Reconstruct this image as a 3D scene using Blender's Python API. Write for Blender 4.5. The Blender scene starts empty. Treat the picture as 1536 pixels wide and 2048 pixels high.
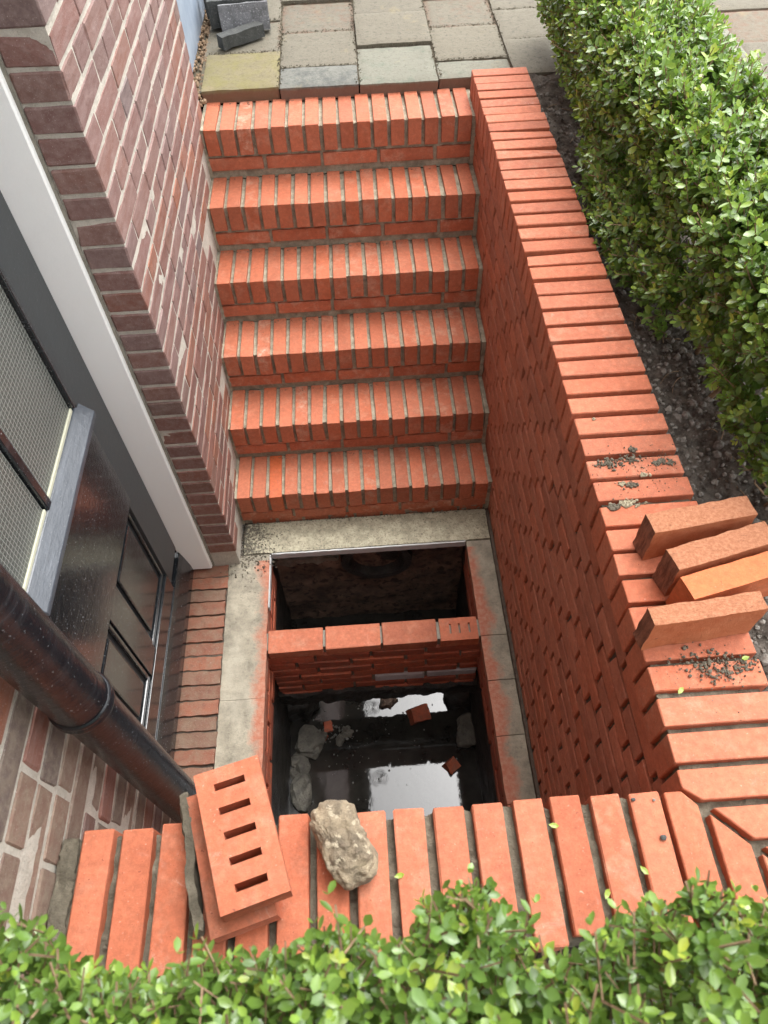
import bpy, bmesh, math, random
import numpy as np
from mathutils import Vector, Matrix, noise
random.seed(7); RNG = np.random.default_rng(7)
sc = bpy.context.scene
COL = sc.collection

# ------------------------------------------------------------------ camera
cam = bpy.data.cameras.new('camera'); camo = bpy.data.objects.new('camera', cam); COL.objects.link(camo)
camo.location = (-0.4869, -0.2828, 1.2558)
camo.rotation_euler = (0.6165, 0.0251, -0.0633)
cam.sensor_fit = 'VERTICAL'; cam.sensor_height = 36.0; cam.lens = 1429.8 / 2048 * 36.0
cam.clip_start = 0.02; cam.clip_end = 200
cam.dof.use_dof = True; cam.dof.focus_distance = 1.9; cam.dof.aperture_fstop = 8.0
sc.camera = camo
# ------------------------------------------------------------------ light: overcast sky, weak wide sun
SUN_EL, SUN_AZ = math.radians(66), math.radians(35)     # azimuth measured clockwise from +y
w = bpy.data.worlds.new("World"); sc.world = w; w.use_nodes = True
nt = w.node_tree; bg = nt.nodes['Background']
sky = nt.nodes.new('ShaderNodeTexSky'); sky.sky_type = 'NISHITA'; sky.sun_disc = False
sky.sun_elevation = SUN_EL; sky.sun_rotation = SUN_AZ; sky.air_density = 1.0; sky.dust_density = 3.0
hs = nt.nodes.new('ShaderNodeHueSaturation'); hs.inputs['Saturation'].default_value = 0.12; hs.inputs['Value'].default_value = 1.0
nt.links.new(sky.outputs[0], hs.inputs['Color']); nt.links.new(hs.outputs[0], bg.inputs['Color'])
bg.inputs['Strength'].default_value = 0.15
sd = bpy.data.lights.new('sun', 'SUN'); sd.energy = 0.5; sd.angle = math.radians(90); sd.color = (1.0, 0.96, 0.90)
so = bpy.data.objects.new('sun', sd); COL.objects.link(so)
dvec = Vector((math.sin(SUN_AZ) * math.cos(SUN_EL), math.cos(SUN_AZ) * math.cos(SUN_EL), math.sin(SUN_EL)))
so.rotation_euler = dvec.to_track_quat('Z', 'Y').to_euler(); so.location = (0, 0, 8)
sc.view_settings.view_transform = 'Standard'; sc.view_settings.look = 'None'
sc.view_settings.exposure = 2.2; sc.view_settings.gamma = 1.0; sc.view_settings.use_curve_mapping = False
sc.render.engine = 'CYCLES'

# ------------------------------------------------------------------ node helpers
class N:
    def __init__(s, name, rough=0.8, spec=0.4):
        s.m = bpy.data.materials.new(name); s.m.use_nodes = True; s.t = s.m.node_tree
        s.b = s.t.nodes['Principled BSDF']; s.b.inputs['Roughness'].default_value = rough
        s.b.inputs['Specular IOR Level'].default_value = spec
        g = s.t.nodes.new('ShaderNodeNewGeometry'); s.pos = g.outputs['Position']; s.isl = g.outputs['Random Per Island']
        o = s.t.nodes.new('ShaderNodeObjectInfo')
        s.rnd = s.math('FRACT', s.math('ADD', o.outputs['Random'], s.isl))
    def n(s, kind, **k):
        x = s.t.nodes.new(kind)
        for a, b in k.items(): setattr(x, a, b)
        return x
    def put(s, sock, v):
        if isinstance(v, bpy.types.NodeSocket): s.t.links.new(v, sock)
        else: sock.default_value = v
    def math(s, op, a, b=0.0, c=0.0, clamp=False):
        x = s.n('ShaderNodeMath', operation=op, use_clamp=clamp)
        s.put(x.inputs[0], a); s.put(x.inputs[1], b); s.put(x.inputs[2], c); return x.outputs[0]
    def noise(s, scale, detail=4, rough=0.6, stretch=None, out='Fac', vec=None, dist=0.0):
        x = s.n('ShaderNodeTexNoise'); x.inputs['Scale'].default_value = scale
        x.inputs['Detail'].default_value = detail; x.inputs['Roughness'].default_value = rough
        x.inputs['Distortion'].default_value = dist
        v = vec or s.pos
        if stretch:
            mp = s.n('ShaderNodeMapping'); mp.inputs['Scale'].default_value = stretch; s.put(mp.inputs['Vector'], v); v = mp.outputs[0]
        s.put(x.inputs['Vector'], v); return x.outputs[out]
    def vor(s, scale, feature='F1', out='Distance'):
        x = s.n('ShaderNodeTexVoronoi', feature=feature); x.inputs['Scale'].default_value = scale
        s.put(x.inputs['Vector'], s.pos); return x.outputs[out]
    def ramp(s, f, stops):
        x = s.n('ShaderNodeValToRGB'); s.put(x.inputs[0], f); e = x.color_ramp.elements
        while len(e) < len(stops): e.new(0.5)
        for el, (p, c) in zip(e, stops):
            el.position = p; el.color = (c, c, c, 1) if isinstance(c, (int, float)) else (*c, 1)
        return x.outputs[0]
    def mix(s, f, a, b, mode='MIX'):
        x = s.n('ShaderNodeMix', data_type='RGBA', blend_type=mode)
        s.put(x.inputs[0], f)
        for i, v in ((6, a), (7, b)):
            s.put(x.inputs[i], (*v, 1) if isinstance(v, tuple) and len(v) == 3 else v)
        return x.outputs[2]
    def col(s, v): s.put(s.b.inputs['Base Color'], (*v, 1) if isinstance(v, tuple) and len(v) == 3 else v)
    def rough(s, v): s.put(s.b.inputs['Roughness'], v)
    def bump(s, h, strength=0.4, dist=0.002):
        x = s.n('ShaderNodeBump'); s.put(x.inputs['Height'], h); x.inputs['Strength'].default_value = strength
        x.inputs['Distance'].default_value = dist; s.t.links.new(x.outputs[0], s.b.inputs['Normal'])
    def sepz(s):
        x = s.n('ShaderNodeSeparateXYZ'); s.put(x.inputs[0], s.pos); return x.outputs

def mat_new_brick(name, a=(0.44, 0.137, 0.071), b=(0.355, 0.104, 0.052), haze=0.35, grime=0.0, rough=0.75):
    k = N(name, rough, 0.35)
    c = k.mix(k.rnd, a, b)
    c = k.mix(k.math('MULTIPLY', k.ramp(k.math('FRACT', k.math('MULTIPLY', k.rnd, 7.13)), [(0.72, 0.0), (0.80, 1.0)]), 0.45), c, (0.43, 0.105, 0.042))
    c = k.mix(1.0, c, k.ramp(k.math('FRACT', k.math('MULTIPLY', k.rnd, 31.3)), [(0.0, 0.80), (0.5, 0.98), (1.0, 1.0)]), 'MULTIPLY')
    n1 = k.noise(9, 5, 0.65)
    c = k.mix(k.ramp(n1, [(0.35, 0.0), (0.7, 0.5)]), c, tuple(x * 1.16 for x in a))
    hz = k.noise(22, 6, 0.7)
    hzr = k.math('MULTIPLY', k.ramp(k.math('FRACT', k.math('MULTIPLY', k.rnd, 13.7)), [(0.25, 0.35), (1.0, 1.5)]), haze)
    c = k.mix(k.math('MULTIPLY', k.ramp(hz, [(0.48, 0.0), (0.72, 1.0)]), hzr, clamp=True), c, (0.50, 0.30, 0.21))
    c = k.mix(k.math('MULTIPLY', k.ramp(k.noise(13, 8, 0.8, dist=1.0), [(0.60, 0.0), (0.70, 1.0)]), k.math('MULTIPLY', hzr, 0.8), clamp=True), c, (0.58, 0.50, 0.44))
    gr_ = k.noise(75, 9, 0.82)
    c = k.mix(0.75, c, k.ramp(gr_, [(0.30, 0.30), (0.5, 0.5), (0.72, 0.78)]), 'OVERLAY')
    c = k.mix(k.math('MULTIPLY', k.ramp(k.noise(5, 7, 0.75, out='Color'), [(0.50, 0.0), (0.66, 1.0)]), 0.30), c, tuple(x * 0.72 for x in a))
    sp = k.noise(150, 3, 0.6)
    c = k.mix(k.ramp(sp, [(0.66, 0.0), (0.71, 0.8)]), c, (0.17, 0.045, 0.025))
    sp2 = k.noise(210, 2, 0.5, out='Color')
    c = k.mix(k.ramp(sp2, [(0.64, 0.0), (0.72, 0.7)]), c, (0.58, 0.33, 0.24))
    if grime:
        g = k.noise(38, 8, 0.75)
        c = k.mix(k.math('MULTIPLY', k.ramp(g, [(0.50, 0.0), (0.68, 1.0)]), grime), c, (0.13, 0.09, 0.065))
    k.col(c)
    h = k.math('ADD', k.math('MULTIPLY', gr_, 1.6), k.math('MULTIPLY', k.noise(30, 3, 0.5), 0.8))
    k.bump(h, 0.5, 0.0022)
    k.rough(k.ramp(hz, [(0.3, rough - .15), (0.7, rough + .1)]))
    return k.m

def mat_mortar(name, a=(0.42, 0.375, 0.28), b=(0.23, 0.205, 0.15), dark=0.4):
    k = N(name, 0.95, 0.2)
    c = k.mix(k.ramp(k.noise(35, 6, 0.7), [(0.35, 0.0), (0.65, 1.0)]), a, b)
    c = k.mix(k.ramp(k.noise(300, 3, 0.6), [(0.58, 0.0), (0.72, dark + .3)]), c, (0.08, 0.07, 0.055))
    c = k.mix(k.ramp(k.noise(12, 4, 0.6), [(0.5, 0.0), (0.75, dark)]), c, (0.09, 0.08, 0.06))
    k.col(c); k.bump(k.math('ADD', k.noise(180, 6, 0.75), k.noise(45, 4, 0.6)), 0.8, 0.004)
    return k.m

def mat_old_brick(name, stops, haze=0.35, streak=(6, 1.2, 6), hazecol=(0.50, 0.42, 0.40)):
    k = N(name, 0.72, 0.4)
    c = k.ramp(k.rnd, stops)
    c = k.mix(k.math('MULTIPLY', k.ramp(k.noise(10, 6, 0.7, streak), [(0.4, 0.0), (0.75, 1.0)]), haze), c, hazecol)
    c = k.mix(k.ramp(k.noise(25, 7, 0.75), [(0.55, 0.0), (0.75, 0.6)]), c, (0.09, 0.045, 0.04))
    c = k.mix(k.ramp(k.noise(420, 2, 0.5), [(0.66, 0.0), (0.72, 0.5)]), c, (0.55, 0.48, 0.44))
    k.col(c); k.bump(k.math('ADD', k.noise(150, 6, 0.7), k.math('MULTIPLY', k.noise(26, 4, 0.6), 1.6)), 0.6, 0.003)
    return k.m

M = {}
M['brick'] = mat_new_brick('salmon_brick')
M['brick_riser'] = mat_new_brick('salmon_brick_hazed', haze=0.75)
M['brick_wall'] = mat_new_brick('red_wall_brick', a=(0.40, 0.140, 0.080), b=(0.32, 0.108, 0.062), haze=0.14)
M['brick_wet'] = mat_new_brick('damp_orange_brick', a=(0.46, 0.10, 0.030), b=(0.46, 0.10, 0.030), haze=0.05, rough=0.45)
M['brick_grimy'] = mat_new_brick('brick_with_soil', grime=0.35)
def mat_loose():
    k = N('coarse_orange_brick', 0.85, 0.3)
    c = k.mix(k.ramp(k.noise(18, 6, 0.7), [(0.35, 0.0), (0.65, 1.0)]), (0.40, 0.115, 0.042), (0.50, 0.185, 0.085))
    g = k.n('ShaderNodeNewGeometry'); tc = k.n('ShaderNodeTexCoord'); sn = k.n('ShaderNodeSeparateXYZ'); k.put(sn.inputs[0], tc.outputs['Normal'])
    grain = k.noise(140, 6, 0.8)
    sandy = k.mix(k.ramp(grain, [(0.42, 0.0), (0.60, 1.0)]), (0.36, 0.14, 0.07), (0.48, 0.22, 0.12))
    top = k.math('GREATER_THAN', sn.outputs[2], 0.6)
    c = k.mix(top, c, sandy)
    end = k.math('GREATER_THAN', k.math('ABSOLUTE', sn.outputs[0]), 0.6)
    crack = k.noise(26, 8, 0.8, (1, 3, 0.6))
    c = k.mix(end, c, k.mix(k.ramp(crack, [(0.42, 0.0), (0.56, 1.0)]), (0.16, 0.065, 0.04), (0.32, 0.135, 0.08)))
    c = k.mix(k.ramp(k.noise(90, 5, 0.7, (0.35, 1, 1)), [(0.63, 0.0), (0.68, 0.7)]), c, (0.14, 0.05, 0.03))
    k.col(c)
    k.bump(k.math('ADD', grain, k.math('MULTIPLY', crack, 2.0)), 0.8, 0.005); return k.m
M['brick_loose_smooth'] = mat_new_brick('loose_orange_brick', a=(0.46, 0.125, 0.042), b=(0.42, 0.11, 0.038), haze=0.1)
M['brick_loose'] = mat_loose()
M['brick_pit'] = mat_new_brick('pit_brick', a=(0.42, 0.10, 0.05), b=(0.27, 0.07, 0.04), haze=0.15, grime=0.7)
M['mortar'] = mat_mortar('grey_beige_mortar')
M['mortar_cop'] = mat_mortar('rough_brown_mortar', (0.20, 0.175, 0.13), (0.11, 0.095, 0.07), 0.45)
M['mortar_dark'] = mat_mortar('dark_damp_mortar', (0.13, 0.105, 0.08), (0.07, 0.055, 0.045), 0.5)
M['mortar_old'] = mat_mortar('whitish_pointing', (0.55, 0.51, 0.44), (0.42, 0.39, 0.33), 0.08)
M['mortar_grey'] = mat_mortar('grey_cement', (0.30, 0.28, 0.23), (0.20, 0.19, 0.155), 0.25)
M['old_brick'] = mat_old_brick('old_purple_brick', [(0.0, (0.145, 0.080, 0.070)), (0.3, (0.19, 0.095, 0.078)), (0.6, (0.165, 0.105, 0.095)), (0.85, (0.20, 0.092, 0.066)), (1.0, (0.13, 0.095, 0.090))], 0.6, (6, 1.2, 6), (0.30, 0.22, 0.20))
M['old_brick_low'] = mat_old_brick('old_orange_brick', [(0.0, (0.21, 0.085, 0.058)), (0.4, (0.16, 0.080, 0.066)), (0.7, (0.24, 0.09, 0.05)), (1.0, (0.14, 0.085, 0.070))], 0.5, (6, 1.2, 6), (0.30, 0.24, 0.22))
M['old_brick_near'] = mat_old_brick('dirty_grey_brown_brick', [(0.0, (0.15, 0.10, 0.08)), (0.4, (0.20, 0.12, 0.09)), (0.7, (0.17, 0.125, 0.10)), (1.0, (0.12, 0.09, 0.08))], 0.7, (5, 5, 5), (0.30, 0.26, 0.19))
M['old_brick_step'] = mat_old_brick('worn_doorstep_brick', [(0.0, (0.17, 0.070, 0.042)), (0.35, (0.27, 0.092, 0.05)), (0.7, (0.20, 0.095, 0.06)), (1.0, (0.13, 0.075, 0.05))], 0.75, (3, 3, 3), (0.20, 0.15, 0.10))

def mat_paint(name, c, rough, coat=0.0, dust=0.0, streak=0.0, bumpy=0.15):
    k = N(name, rough, 0.5); cc = (*c, 1)
    if dust:
        cc = k.mix(k.ramp(k.noise(240, 2, 0.5), [(0.69, 0.0), (0.73, dust)]), c, (0.55, 0.56, 0.56))
    if streak:
        cc = k.mix(k.math('MULTIPLY', k.ramp(k.noise(7, 5, 0.7, (1, 1, 14)), [(0.5, 0.0), (0.75, 1.0)]), streak), cc, tuple(min(1, x * 3 + .04) for x in c))
    k.col(cc); k.b.inputs['Coat Weight'].default_value = coat; k.b.inputs['Coat Roughness'].default_value = 0.12
    k.bump(k.math('ADD', k.noise(40, 4, 0.6), k.math('MULTIPLY', k.noise(12, 5, 0.7, (1, 1, 12)), 0.7)), bumpy, 0.003)
    return k.m
M['white'] = mat_paint('white_paint', (0.90, 0.91, 0.88), 0.5, 0.0, 0.0, 0.0, bumpy=0.25)
M['door_grey'] = mat_paint('charcoal_door_paint', (0.030, 0.035, 0.037), 0.38, 0.1, 0.25)
M['door_gloss'] = mat_paint('black_gloss_paint', (0.010, 0.012, 0.014), 0.16, 0.4, 0.55, 0.5, 0.25)
M['bead'] = mat_paint('sky_sheen_bead', (0.055, 0.063, 0.075), 0.3, 0.2, 0.3, 0.2, 0.4)  # blue-grey base colour carries the sky reflected on the bead's sloping top
M['pipe'] = mat_paint('black_pipe_gloss', (0.008, 0.009, 0.011), 0.22, 0.0, 0.30, 0.35, 0.5)
def mat_glass():
    k = N('wired_obscure_glass', 0.18, 0.6)
    s = k.sepz()
    def grid(sock, p, wd):
        f = k.math('FRACT', k.math('DIVIDE', sock, p)); return k.math('GREATER_THAN', k.math('ABSOLUTE', k.math('SUBTRACT', f, 0.5)), 0.5 - wd)
    wob = k.math('MULTIPLY', k.math('SUBTRACT', k.noise(20, 2, 0.5), 0.5), 0.004)
    y = k.math('ADD', s[1], wob); z = k.math('ADD', s[2], wob)
    g = k.math('MAXIMUM', grid(y, 0.0125, 0.05), grid(z, 0.0125, 0.05))
    base = k.mix(k.ramp(k.noise(2.2, 3, 0.6), [(0.3, 0.0), (0.7, 1.0)]), (0.030, 0.034, 0.031), (0.075, 0.080, 0.070))
    tex = k.vor(260)
    base = k.mix(k.ramp(tex, [(0.2, 0.0), (0.6, 0.7)]), base, (0.10, 0.108, 0.098))
    k.col(k.mix(k.math('MULTIPLY', g, 0.8), base, (0.32, 0.33, 0.30)))
    k.bump(tex, 0.5, 0.0015)
    return k.m
M['glass'] = mat_glass()
M['putty'] = mat_paint('glazing_putty', (0.50, 0.50, 0.38), 0.6)

def mat_rim():
    k = N('cement_coated_rim', 0.85, 0.3); s = k.sepz()
    # distance to the opening edges: bare red brick shows near them
    dl = k.math('ABSOLUTE', k.math('ADD', s[0], 0.925)); dr = k.math('ABSOLUTE', k.math('ADD', s[0], 0.10))
    d = k.math('MINIMUM', dl, dr)
    n = k.noise(7, 6, 0.65)
    f = k.math('SUBTRACT', k.math('MULTIPLY', n, 0.20), k.math('ADD', d, 0.048))
    front = k.ramp(s[1], [(0.0, 0.0), (1.0, 0.0)])
    lim = k.math('LESS_THAN', s[1], 1.29)
    f = k.math('MULTIPLY', k.ramp(k.math('MULTIPLY', f, 14.0), [(0.0, 0.0), (0.5, 0.95)]), lim)
    cem = k.mix(k.ramp(k.noise(14, 7, 0.7), [(0.35, 0.0), (0.65, 1.0)]), (0.19, 0.17, 0.13), (0.37, 0.33, 0.25))
    cem = k.mix(k.ramp(k.noise(95, 7, 0.8), [(0.54, 0.0), (0.66, 0.7)]), cem, (0.12, 0.11, 0.085))
    cem = k.mix(k.ramp(k.noise(6, 5, 0.6, (1, .35, 1)), [(0.55, 0.0), (0.7, 0.45)]), cem, (0.47, 0.43, 0.34))
    red = k.mix(k.ramp(k.noise(60, 4, 0.6), [(0.4, 0.0), (0.7, 1.0)]), (0.36, 0.12, 0.07), (0.42, 0.22, 0.15))
    c = k.mix(f, cem, red)
    # loose black grit near the house corner
    gx = k.math('ADD', s[0], 0.98); gy = k.math('SUBTRACT', s[1], 1.33)
    rr = k.math('SQRT', k.math('ADD', k.math('MULTIPLY', gx, k.math('MULTIPLY', gx, 0.45)), k.math('MULTIPLY', gy, gy)))
    gr = k.math('ADD', k.noise(55, 8, 0.85), k.math('MULTIPLY', k.math('SUBTRACT', 0.16, rr), 0.75))
    c = k.mix(k.ramp(gr, [(0.60, 0.0), (0.67, 0.9)]), c, (0.035, 0.03, 0.025))
    k.col(c); k.bump(k.math('ADD', k.noise(160, 5, 0.7), k.math('MULTIPLY', k.noise(20, 4, 0.6), 1.5)), 0.5, 0.003)
    k.rough(0.8)
    return k.m
M['rim'] = mat_rim()
def mat_backslab():
    k = N('speckled_cement_slab', 0.7, 0.4)
    c = k.mix(k.ramp(k.noise(25, 7, 0.7), [(0.35, 0.0), (0.65, 1.0)]), (0.27, 0.25, 0.175), (0.50, 0.46, 0.33))
    c = k.mix(k.ramp(k.noise(110, 6, 0.8), [(0.53, 0.0), (0.60, 0.85)]), c, (0.12, 0.10, 0.07))
    c = k.mix(k.ramp(k.noise(170, 3, 0.6, out='Color'), [(0.60, 0.0), (0.66, 0.8)]), c, (0.62, 0.58, 0.45))
    s = k.sepz()
    gr = k.math('ADD', k.noise(60, 8, 0.85), k.math('MULTIPLY', k.math('SUBTRACT', -0.84, s[0]), 0.75))
    c = k.mix(k.ramp(gr, [(0.58, 0.0), (0.66, 0.9)]), c, (0.035, 0.03, 0.025))
    k.col(c); k.bump(k.noise(170, 5, 0.7), 0.6, 0.003); return k.m
M['slab'] = mat_backslab()
def mat_simple(name, a, b, scale=20, rough=0.8, bump=0.5, bscale=120, bd=0.003, spec=0.4, speck=None, lo=0.35, hi=0.65):
    k = N(name, rough, spec)
    c = k.mix(k.ramp(k.noise(scale, 7, 0.7), [(lo, 0.0), (hi, 1.0)]), a, b)
    if speck: c = k.mix(k.ramp(k.noise(speck[1], 3, 0.6), [(speck[2], 0.0), (speck[2] + .06, 0.8)]), c, speck[0])
    k.col(c); k.bump(k.math('ADD', k.noise(bscale, 6, 0.75), k.noise(bscale / 5, 4, 0.6)), bump, bd); return k.m
M['edge'] = mat_simple('light_cement_edge', (0.42, 0.43, 0.42), (0.52, 0.53, 0.52), 12, 0.5, 0.2)
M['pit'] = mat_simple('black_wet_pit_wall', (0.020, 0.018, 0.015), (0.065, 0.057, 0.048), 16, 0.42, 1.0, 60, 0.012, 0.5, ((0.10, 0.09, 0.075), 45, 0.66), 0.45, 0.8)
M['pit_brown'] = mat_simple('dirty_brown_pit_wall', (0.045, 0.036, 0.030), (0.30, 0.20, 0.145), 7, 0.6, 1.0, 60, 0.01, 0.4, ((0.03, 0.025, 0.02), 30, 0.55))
M['rubble'] = mat_simple('grey_wet_rubble', (0.09, 0.085, 0.07), (0.20, 0.185, 0.15), 30, 0.55, 0.9, 90, 0.008, 0.5, ((0.06, 0.05, 0.04), 60, 0.6))
M['white_glaze'] = mat_simple('whitewashed_brick', (0.50, 0.46, 0.46), (0.38, 0.33, 0.33), 30, 0.5, 0.4)
M['soil'] = mat_simple('dark_soil', (0.075, 0.063, 0.052), (0.21, 0.18, 0.15), 25, 0.95, 1.0, 90, 0.015, 0.2, ((0.12, 0.11, 0.10), 140, 0.66))
M['pebble'] = mat_simple('grey_pebble', (0.10, 0.09, 0.078), (0.28, 0.255, 0.22), 60, 0.9)
M['crumb'] = mat_simple('soil_crumb', (0.075, 0.065, 0.048), (0.15, 0.13, 0.095), 120, 0.95)
M['crumb_light'] = mat_simple('mortar_crumb', (0.36, 0.32, 0.22), (0.26, 0.23, 0.16), 120, 0.95)
M['rock'] = mat_simple('rough_fieldstone', (0.17, 0.135, 0.095), (0.46, 0.37, 0.25), 26, 0.9, 1.0, 90, 0.010, 0.3, ((0.55, 0.47, 0.34), 60, 0.57), 0.38, 0.68)
M['slate'] = mat_simple('dark_grey_clinker', (0.028, 0.030, 0.028), (0.06, 0.062, 0.056), 25, 0.7, 0.7, 140, 0.004, 0.5, ((0.16, 0.16, 0.155), 220, 0.62))
M['slate_light'] = mat_simple('sparkling_grey_clinker', (0.09, 0.09, 0.09), (0.17, 0.17, 0.175), 40, 0.5, 0.7, 160, 0.004, 0.6, ((0.42, 0.42, 0.43), 190, 0.60))
M['bluestone'] = mat_simple('pale_bluestone', (0.24, 0.29, 0.36), (0.32, 0.37, 0.43), 14, 0.4, 0.25, 60)
M['wood'] = mat_simple('brown_twig', (0.16, 0.10, 0.06), (0.28, 0.19, 0.11), 80, 0.8)
M['eave'] = mat_paint('painted_eave', (0.05, 0.05, 0.05), 0.6)
M['upper_wall'] = mat_old_brick('distant_upper_brick', [(0.0, (0.20, 0.095, 0.085)), (1.0, (0.25, 0.125, 0.105))])
def mat_paver(name, a, b, extra=None, er=(0.45, 0.6)):
    k = N(name, 0.85, 0.3)
    c = k.mix(k.rnd, a, b)
    c = k.mix(k.ramp(k.noise(8, 7, 0.7), [(0.35, 0.0), (0.7, 0.8)]), c, tuple(x * 1.25 for x in a))
    c = k.mix(k.ramp(k.noise(60, 7, 0.8), [(0.53, 0.0), (0.64, 0.7)]), c, tuple(x * 0.45 for x in a))
    c = k.mix(k.ramp(k.noise(170, 4, 0.7, out='Color'), [(0.58, 0.0), (0.66, 0.7)]), c, tuple(min(1, x * 2.0) for x in a))
    c = k.mix(k.ramp(k.noise(5, 6, 0.7, out='Color'), [(0.58, 0.0), (0.66, 0.6)]), c, (0.27, 0.22, 0.12))
    if extra: c = k.mix(k.ramp(k.noise(11, 8, 0.75), [(er[0], 0.0), (er[1], 0.9)]), c, extra)
    sz = k.math('ADD', k.sepz()[2], k.math('MULTIPLY', k.math('SUBTRACT', k.noise(35, 4, 0.6), 0.5), 0.016))
    c = k.mix(k.ramp(k.math('MULTIPLY', k.math('SUBTRACT', -0.052, sz), 100), [(0.2, 0.0), (1.0, 0.8)]), c, (0.17, 0.085, 0.055))
    k.col(c); k.bump(k.math('ADD', k.noise(140, 6, 0.75), k.math('MULTIPLY', k.noise(25, 4, 0.6), 1.2)), 0.8, 0.004); return k.m
M['paver'] = mat_paver('weathered_paver', (0.135, 0.122, 0.092), (0.165, 0.148, 0.108))
M['paver_yellow'] = mat_paver('lichen_paver', (0.17, 0.145, 0.085), (0.17, 0.145, 0.085), (0.185, 0.165, 0.055), (0.42, 0.70))
M['paver_green'] = mat_paver('greenish_paver', (0.165, 0.165, 0.13), (0.19, 0.175, 0.135), (0.11, 0.135, 0.10), (0.5, 0.7))
M['paver_dark'] = mat_paver('grey_cut_paver', (0.145, 0.145, 0.125), (0.145, 0.145, 0.125), (0.075, 0.08, 0.075), (0.48, 0.65))
def mat_leaf(name, bright):
    k = N(name, 0.32, 0.5)
    at = k.n('ShaderNodeAttribute'); at.attribute_name = 'leafcol'
    c = k.ramp(at.outputs['Fac'], [(0.0, (0.060, 0.110, 0.024)), (0.4, (0.125, 0.225, 0.040)), (0.75, (0.24, 0.37, 0.052)), (1.0, (0.42, 0.47, 0.06))])
    c = k.mix(k.ramp(k.noise(70, 3, 0.5), [(0.4, 0.0), (0.7, 0.35)]), c, tuple(x for x in (0.11, 0.2, 0.06)))
    k.col(c); k.b.inputs['Coat Weight'].default_value = 0.45; k.b.inputs['Coat Roughness'].default_value = 0.22
    tr = k.n('ShaderNodeBsdfTranslucent'); k.put(tr.inputs['Color'], k.mix(0.0, k.mix(0.5, c, (0.30, 0.50, 0.06)), c))
    mx = k.n('ShaderNodeMixShader'); mx.inputs[0].default_value = 0.28
    k.t.links.new(k.b.outputs[0], mx.inputs[1]); k.t.links.new(tr.outputs[0], mx.inputs[2])
    k.t.links.new(mx.outputs[0], k.t.nodes['Material Output'].inputs[0])
    return k.m
M['leaf'] = mat_leaf('boxwood_leaf', 1)
def mat_water():
    k = N('still_pit_water', 0.03, 0.5); k.col(k.mix(k.ramp(k.noise(9, 6, 0.7), [(0.4, 0.0), (0.7, 1.0)]), (0.016, 0.015, 0.013), (0.034, 0.032, 0.027))); k.b.inputs['IOR'].default_value = 1.52
    s = k.sepz(); tot = None
    for cx, cy in ((-0.545, 0.93), (-0.53, 0.60), (-0.30, 1.2)):
        dx = k.math('SUBTRACT', s[0], cx); dy = k.math('SUBTRACT', s[1], cy)
        r = k.math('SQRT', k.math('ADD', k.math('MULTIPLY', dx, dx), k.math('MULTIPLY', dy, dy)))
        wv = k.math('MULTIPLY', k.math('SINE', k.math('MULTIPLY', r, 900)), k.math('MULTIPLY', k.math('SUBTRACT', 0.045, r), 20, clamp=True))
        tot = wv if tot is None else k.math('ADD', tot, wv)
    k.bump(k.math('ADD', tot, k.math('MULTIPLY', k.noise(30, 3, 0.5), 0.8)), 0.25, 0.0006); return k.m
M['water'] = mat_water()
M['foam'] = mat_simple('pale_foam', (0.10, 0.10, 0.09), (0.22, 0.22, 0.20), 100, 0.3)

# ------------------------------------------------------------------ object helpers
def link(name, mesh, mat=None, parent=None, kind=None):
    o = bpy.data.objects.new(name, mesh); COL.objects.link(o)
    if mat is not None and len(mesh.materials) == 0: mesh.materials.append(mat)
    if parent is not None: o.parent = parent
    if kind: o['kind'] = kind
    return o
def thing(name, label, cat, loc=(0, 0, 0), group=None):
    o = bpy.data.objects.new(name, None); COL.objects.link(o); o.location = loc; o.empty_display_size = 0.05
    return tag(o, label, cat, group)
def tag(o, label, cat, group=None):
    o['label'] = label; o['category'] = cat
    if group: o['group'] = group
    return o
def bm_mesh(bm, name, smooth=False):
    me = bpy.data.meshes.new(name); bm.normal_update(); bm.to_mesh(me); bm.free()
    if smooth:
        me.polygons.foreach_set('use_smooth', [True] * len(me.polygons))
    return me
def box_bm(lo, hi, bev=0.0, bm=None, mat=None, seg=1):
    own = bm is None
    b = bmesh.new()
    c = [(lo[i] + hi[i]) / 2 for i in range(3)]; s = [hi[i] - lo[i] for i in range(3)]
    bmesh.ops.create_cube(b, size=1, matrix=Matrix.Translation(c) @ Matrix.Diagonal((*s, 1)))
    if bev: bmesh.ops.bevel(b, geom=b.edges[:], offset=bev, segments=seg, affect='EDGES', profile=0.6)
    if own: return b
    me = bpy.data.meshes.new('tmp'); b.to_mesh(me); b.free(); bm.from_mesh(me); bpy.data.meshes.remove(me); return bm
CACHE = {}
def brick_mesh(sx, sy, sz, mat, bev=0.0022, jit=0.0008, nvar=6):
    """bevelled brick centred on its origin, mesh data shared between alike bricks"""
    var = random.randrange(nvar)
    key = (round(sx, 3), round(sy, 3), round(sz, 3), mat, var)
    if key not in CACHE:
        b = box_bm((-sx / 2, -sy / 2, -sz / 2), (sx / 2, sy / 2, sz / 2), bev)
        for v in b.verts: v.co += Vector([random.uniform(-jit, jit) for _ in range(3)])
        if var >= nvar - 1 and nvar > 3:       # one variant in each set has a knocked corner and a nicked edge
            cr = Vector((random.choice((-1, 1)) * sx / 2, random.choice((-1, 1)) * sy / 2, sz / 2))
            for v in b.verts:
                if (v.co - cr).length < .006: v.co -= Vector((math.copysign(random.uniform(.002, .007), cr.x), math.copysign(random.uniform(.002, .007), cr.y), random.uniform(.002, .006)))
        me = bm_mesh(b, 'brick_mesh'); me.materials.append(M[mat]); CACHE[key] = me
    return CACHE[key]
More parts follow.
